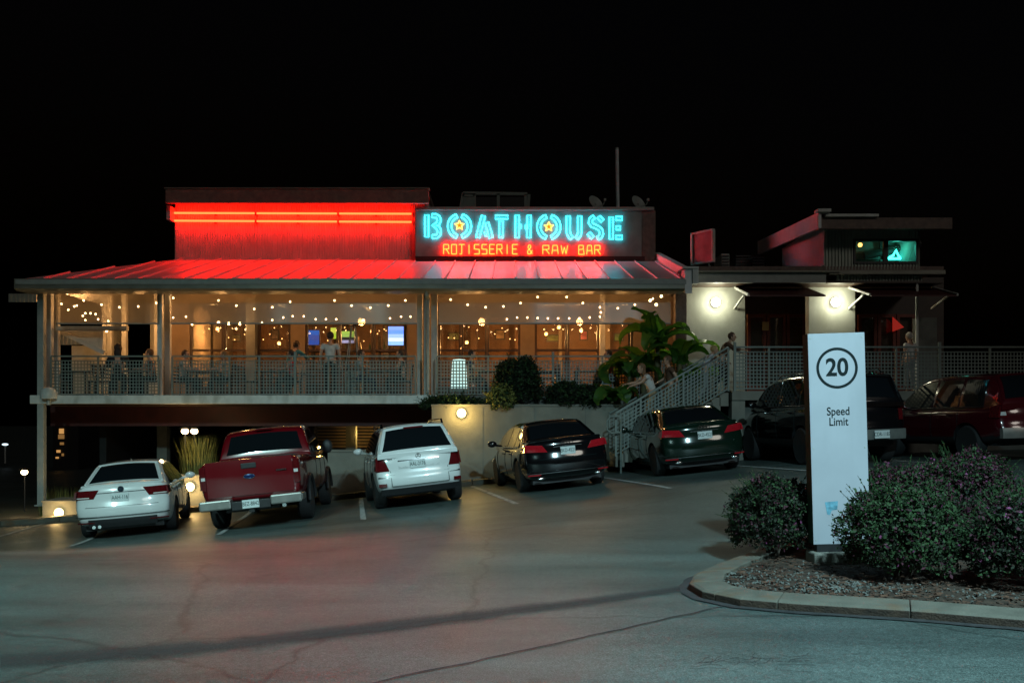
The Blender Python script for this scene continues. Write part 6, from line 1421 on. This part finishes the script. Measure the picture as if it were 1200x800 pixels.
# ---- white SUV
SU = dict(L=4.53, W=1.84, H=1.68, zb=.30, zbr=.08, ro=.86, wb=2.755, R=.36, belt=1.09, side=[(0, .92), (.18, .98), (.45, 1.0), (.75, .99), (.92, .965), (1, .93)], rc=.14, fc=.35, wbelt=.94, wroof=.68, rnd=.04,
    rq=[(0, .08), (.15, .0), (.38, .0), (.46, .05), (.75, .06), (1, .12)], top=[(0, 1.12), (.5, 1.10), (3.3, 1.08), (3.6, 1.07), (4.25, .97), (4.53, .80)],
    roof=[(.10, 1.09), (.20, 1.25), (.40, 1.55), (.52, 1.63), (1.0, 1.67), (1.9, 1.685), (2.5, 1.66), (2.9, 1.57), (3.55, 1.09)], swin=[(.62, 1.02), (1.1, 1.98), (2.06, 3.12)], rwin=(.14, .44), fwin=(2.88, 3.46),
    mir=3.0, doors=(1.15, 2.02, 3.05), handles=(1.2, 2.15), chrome=True, tw=.24, clad=.36, spokes=5, rins=.08)
c3 = Car(SU, 'white sport utility vehicle with roof rails below the yellow wall lamp', -1.77, 18.0, 13, 'cars parked in front of the restaurant', WHITE2, 'parked_car', 'car'); W = c3.W2
for sx in (-1, 1):
    c3.rpatch(sx * .60, sx * W * .985, .78, 1.07, 'taillight', M_LAMPR, nx=6, cut=sx * .10, off=.012); c3.spatch(sx, .14, .34, .80, 1.05, 'taillight', M_LAMPR)
    c3.rpatch(sx * .60, sx * W * .98, .645, .672, 'bumper_groove', M_PLAST, nx=5, nz=1); c3.rpatch(sx * .68, sx * W * .94, .47, .535, 'reflector', M_LAMPR, nx=4, nz=1)
    mb = MB(); x_ = sx * (W * .68); mb.tube([(x_, .55, 1.63), (x_, .62, 1.72), (x_, 2.5, 1.735), (x_, 2.7, 1.66)], .022, 6); c3.part(mb, 'roof_rail', M_CHROME, smooth=True)
c3.rpatch(-.42, .42, .80, .965, 'plate_recess', mat('white_paint_shaded', (.5, .52, .52), .4), nx=6, nz=1, off=.003, depth=.02); c3.rpatch(-.42, .42, .955, .975, 'grab_strip', M_CHROME, nx=6, nz=1); c3.plate(-.03, .875, 'AAL-2176')  # recess shade put into the colour: a darker white on a near-flush panel
c3.line([(x, c3.rear(x, .68) - .004, .68 + .04 * abs(x) ** 2) for x in frange(-.60, .60, .1)], M_CHROME, .012, 'chrome_strip'); c3.line([(x, c3.rear(x, .47) - .004, .47) for x in frange(-.58, .58, .1)], r=.006)
for sx in (-1, 1): c3.line([(sx * (.58 - .10 * (1.1 - z) * 0), c3.rear(.58, z) - .003, z) for z in frange(.47, .78, .08)], r=.005)
c3.rpatch(-.80, .80, .30, .42, 'diffuser', M_PLAST, nx=10, off=.01)
mb = MB(); y = c3.rear(0, 1.03) - .016; mb.tube([(.05 * math.cos(a), y, 1.03 + .05 * math.sin(a)) for a in frange(0, 6.1, .3)], .005, 5, closed=True)
for a in (90, 210, 330): mb.bar((0, y, 1.03), (.05 * math.cos(math.radians(a)), y, 1.03 + .05 * math.sin(math.radians(a))), .009)
c3.part(mb, 'badge', M_CHROME); text_obj('model_lettering', 'GLK 350', .06, M_CHROME, c3.t, (-.52, c3.rear(.52, 1.02) - .008, 1.01), depth=.002)
mb = MB(); mb.b2(-.2, .2, .42, .47, 1.60, 1.63); c3.part(mb, 'brake_lamp', M_LAMPR)
# ---- dark sedans
SD2 = dict(SED); SD2.update(L=4.93, W=1.87, H=1.46, wb=2.91, ro=1.02, rq=[(0, .10), (.16, .02), (.4, .0), (.55, .02), (.65, .05), (.9, .05), (1, .10)], top=[(0, 1.06), (.15, 1.09), (.5, 1.06), (.9, .98), (3.6, .97), (3.9, .96), (4.5, .84), (4.93, .68)],
    roof=[(.40, 1.02), (.56, 1.08), (1.16, 1.37), (1.45, 1.44), (2.2, 1.46), (2.75, 1.44), (3.15, 1.34), (3.85, .98)], rwin=(.58, 1.22), R=.345, spokes=7, chrome=True)
def rear_sedan_dark(c, rings):
    W = c.W2; M_LAMPR = mat('lit_red_lens', (.42, .010, .018), .08, 0, var=.25, vs=40, coat=.8)  # red reflections on these taillights are put in as a brighter lens colour
    for sx in (-1, 1):
        c.rpatch(sx * .42, sx * W * .985, .82, .965, 'taillight', M_LAMPR, nx=8, cut=sx * .10, off=.010, shear=.03); c.spatch(sx, .19, .42, .85, .975, 'taillight', M_LAMPR, off=.004)
        c.rpatch(sx * .60, sx * .86, .36, .385, 'reflector', M_LAMPR, nz=1, nx=4); mb = MB(); mb.sphere((sx * .6, .07, .30), .5, 12, 6, (.18, .06, .07)); c.part(mb, 'exhaust', M_CHROME, smooth=True)
    c.plate(0, .82, 'BKD-4521'); c.line([(x, c.rear(x, .68) - .004, .68) for x in frange(-.6, .6, .1)], r=.005); c.line([(x, c.rear(x, .40) - .006, .40) for x in frange(-.82, .82, .1)], M_CHROME, .008, 'chrome_strip')
    c.line([(x, c.rear(x, .93) - .006, .915) for x in frange(-.3, .3, .1)], M_CHROME, .008, 'chrome_strip')
    mb = MB(); y = c.rear(0, .99) - .014
    for k in range(4 if rings else 1): mb.tube([((k - 1.5) * .058 * (1 if rings else 0) + .036 * math.cos(a), y, .985 + .036 * math.sin(a)) for a in frange(0, 6.0, .35)], .005, 5, closed=True)
    c.part(mb, 'badge', M_CHROME); mb = MB(); mb.b2(-.16, .16, 1.42, 1.46, 1.36, 1.385); c.part(mb, 'brake_lamp', M_LAMPR)
c4 = Car(SD2, 'glossy black sedan in the middle of the row, left of the stair foot', 1.23, 18.2, 10.3, 'cars parked in front of the restaurant', BLK, 'parked_car', 'car'); rear_sedan_dark(c4, True)
c5 = Car(SD2, 'dark green-tinted sedan parked in front of the stair railing', 4.10, 18.6, 4.5, 'cars parked in front of the restaurant', GRN, 'parked_car', 'car'); rear_sedan_dark(c5, True)
# ---- large black SUV
SU2 = dict(SU); SU2.update(L=4.85, W=1.92, H=1.86, zb=.40, R=.39, ro=.95, wb=2.9, belt=1.20, clad=.55, top=[(0, 1.24), (.5, 1.22), (3.5, 1.18), (3.8, 1.17), (4.5, 1.08), (4.85, .92)],
    roof=[(.08, 1.20), (.14, 1.4), (.24, 1.70), (.34, 1.80), (.9, 1.85), (2.0, 1.865), (2.7, 1.83), (3.1, 1.73), (3.75, 1.2)], swin=[(.42, 1.05), (1.15, 2.1), (2.2, 3.35)], rwin=(.10, .26), fwin=(3.1, 3.68), mir=3.25, doors=(1.2, 2.15, 3.25), handles=(1.3, 2.3), rins=.12, chrome=False, wroof=.74, spokes=6)
c6 = Car(SU2, 'tall black sport utility vehicle half hidden behind the speed limit sign', 6.98, 17.6, 6, 'cars parked in front of the restaurant', BLK, 'parked_car', 'car')
for sx in (-1, 1):
    c6.rpatch(sx * .76, sx * c6.W2 * .985, .88, 1.2, 'taillight', M_LAMPR, nx=4, off=.012); mb = MB(); mb.tube([(sx * .62, .5, 1.84), (sx * .62, .6, 1.91), (sx * .62, 2.5, 1.93), (sx * .62, 2.7, 1.84)], .022, 6); c6.part(mb, 'roof_rail', M_CHROME, smooth=True)
c6.rpatch(-.93, .93, .50, .70, 'bumper', mat('grey_green_bumper', (.16, .17, .16), .45, .2), nx=10, off=.05); c6.plate(.28, .60, 'CDR-1187', y=-.075)
SU3 = dict(SU); SU3.update(L=4.6, W=1.86, H=1.74, zb=.36, R=.36, ro=1.05, wb=2.65, belt=1.06, clad=.50, top=[(0, 1.10), (.5, 1.09), (3.2, 1.08), (3.6, 1.06), (4.3, .98), (4.6, .82)],
    roof=[(.12, 1.09), (.25, 1.35), (.42, 1.62), (.55, 1.68), (1.1, 1.73), (2.0, 1.745), (2.5, 1.71), (2.85, 1.60), (3.55, 1.08)], swin=[(.62, 1.25), (1.34, 2.1), (2.18, 3.15)], rwin=(.18, .48), fwin=(2.85, 3.48), mir=3.05, doors=(1.3, 2.15, 3.1), handles=(1.4, 2.3), spokes=5, chrome=False)
c7 = Car(SU3, 'maroon sport utility vehicle at the right edge with neon reflected along its windows', 10.25, 17.2, 10, 'cars parked in front of the restaurant', MAR, 'parked_car', 'car')
for sx in (-1, 1):
    c7.rpatch(sx * .70, sx * c7.W2 * .985, .86, 1.20 - .1, 'taillight', M_LAMPR, nx=4, off=.012); c7.spatch(sx, .15, .40, .86, 1.08, 'taillight', M_LAMPR); c7.rpatch(sx * .72, sx * c7.W2 * .97, .90, .97, 'reverse_lamp', M_LAMPW, nx=4, nz=1, off=.016)
c7.rpatch(-.9, .9, .46, .66, 'bumper', mat('grey_bumper', (.32, .31, .29), .35, .6), nx=10, off=.05); c7.plate(0, .80, 'DFW-9302')
for c_ in (c1, c3, c4, c5, c6, c7): c_.edges()
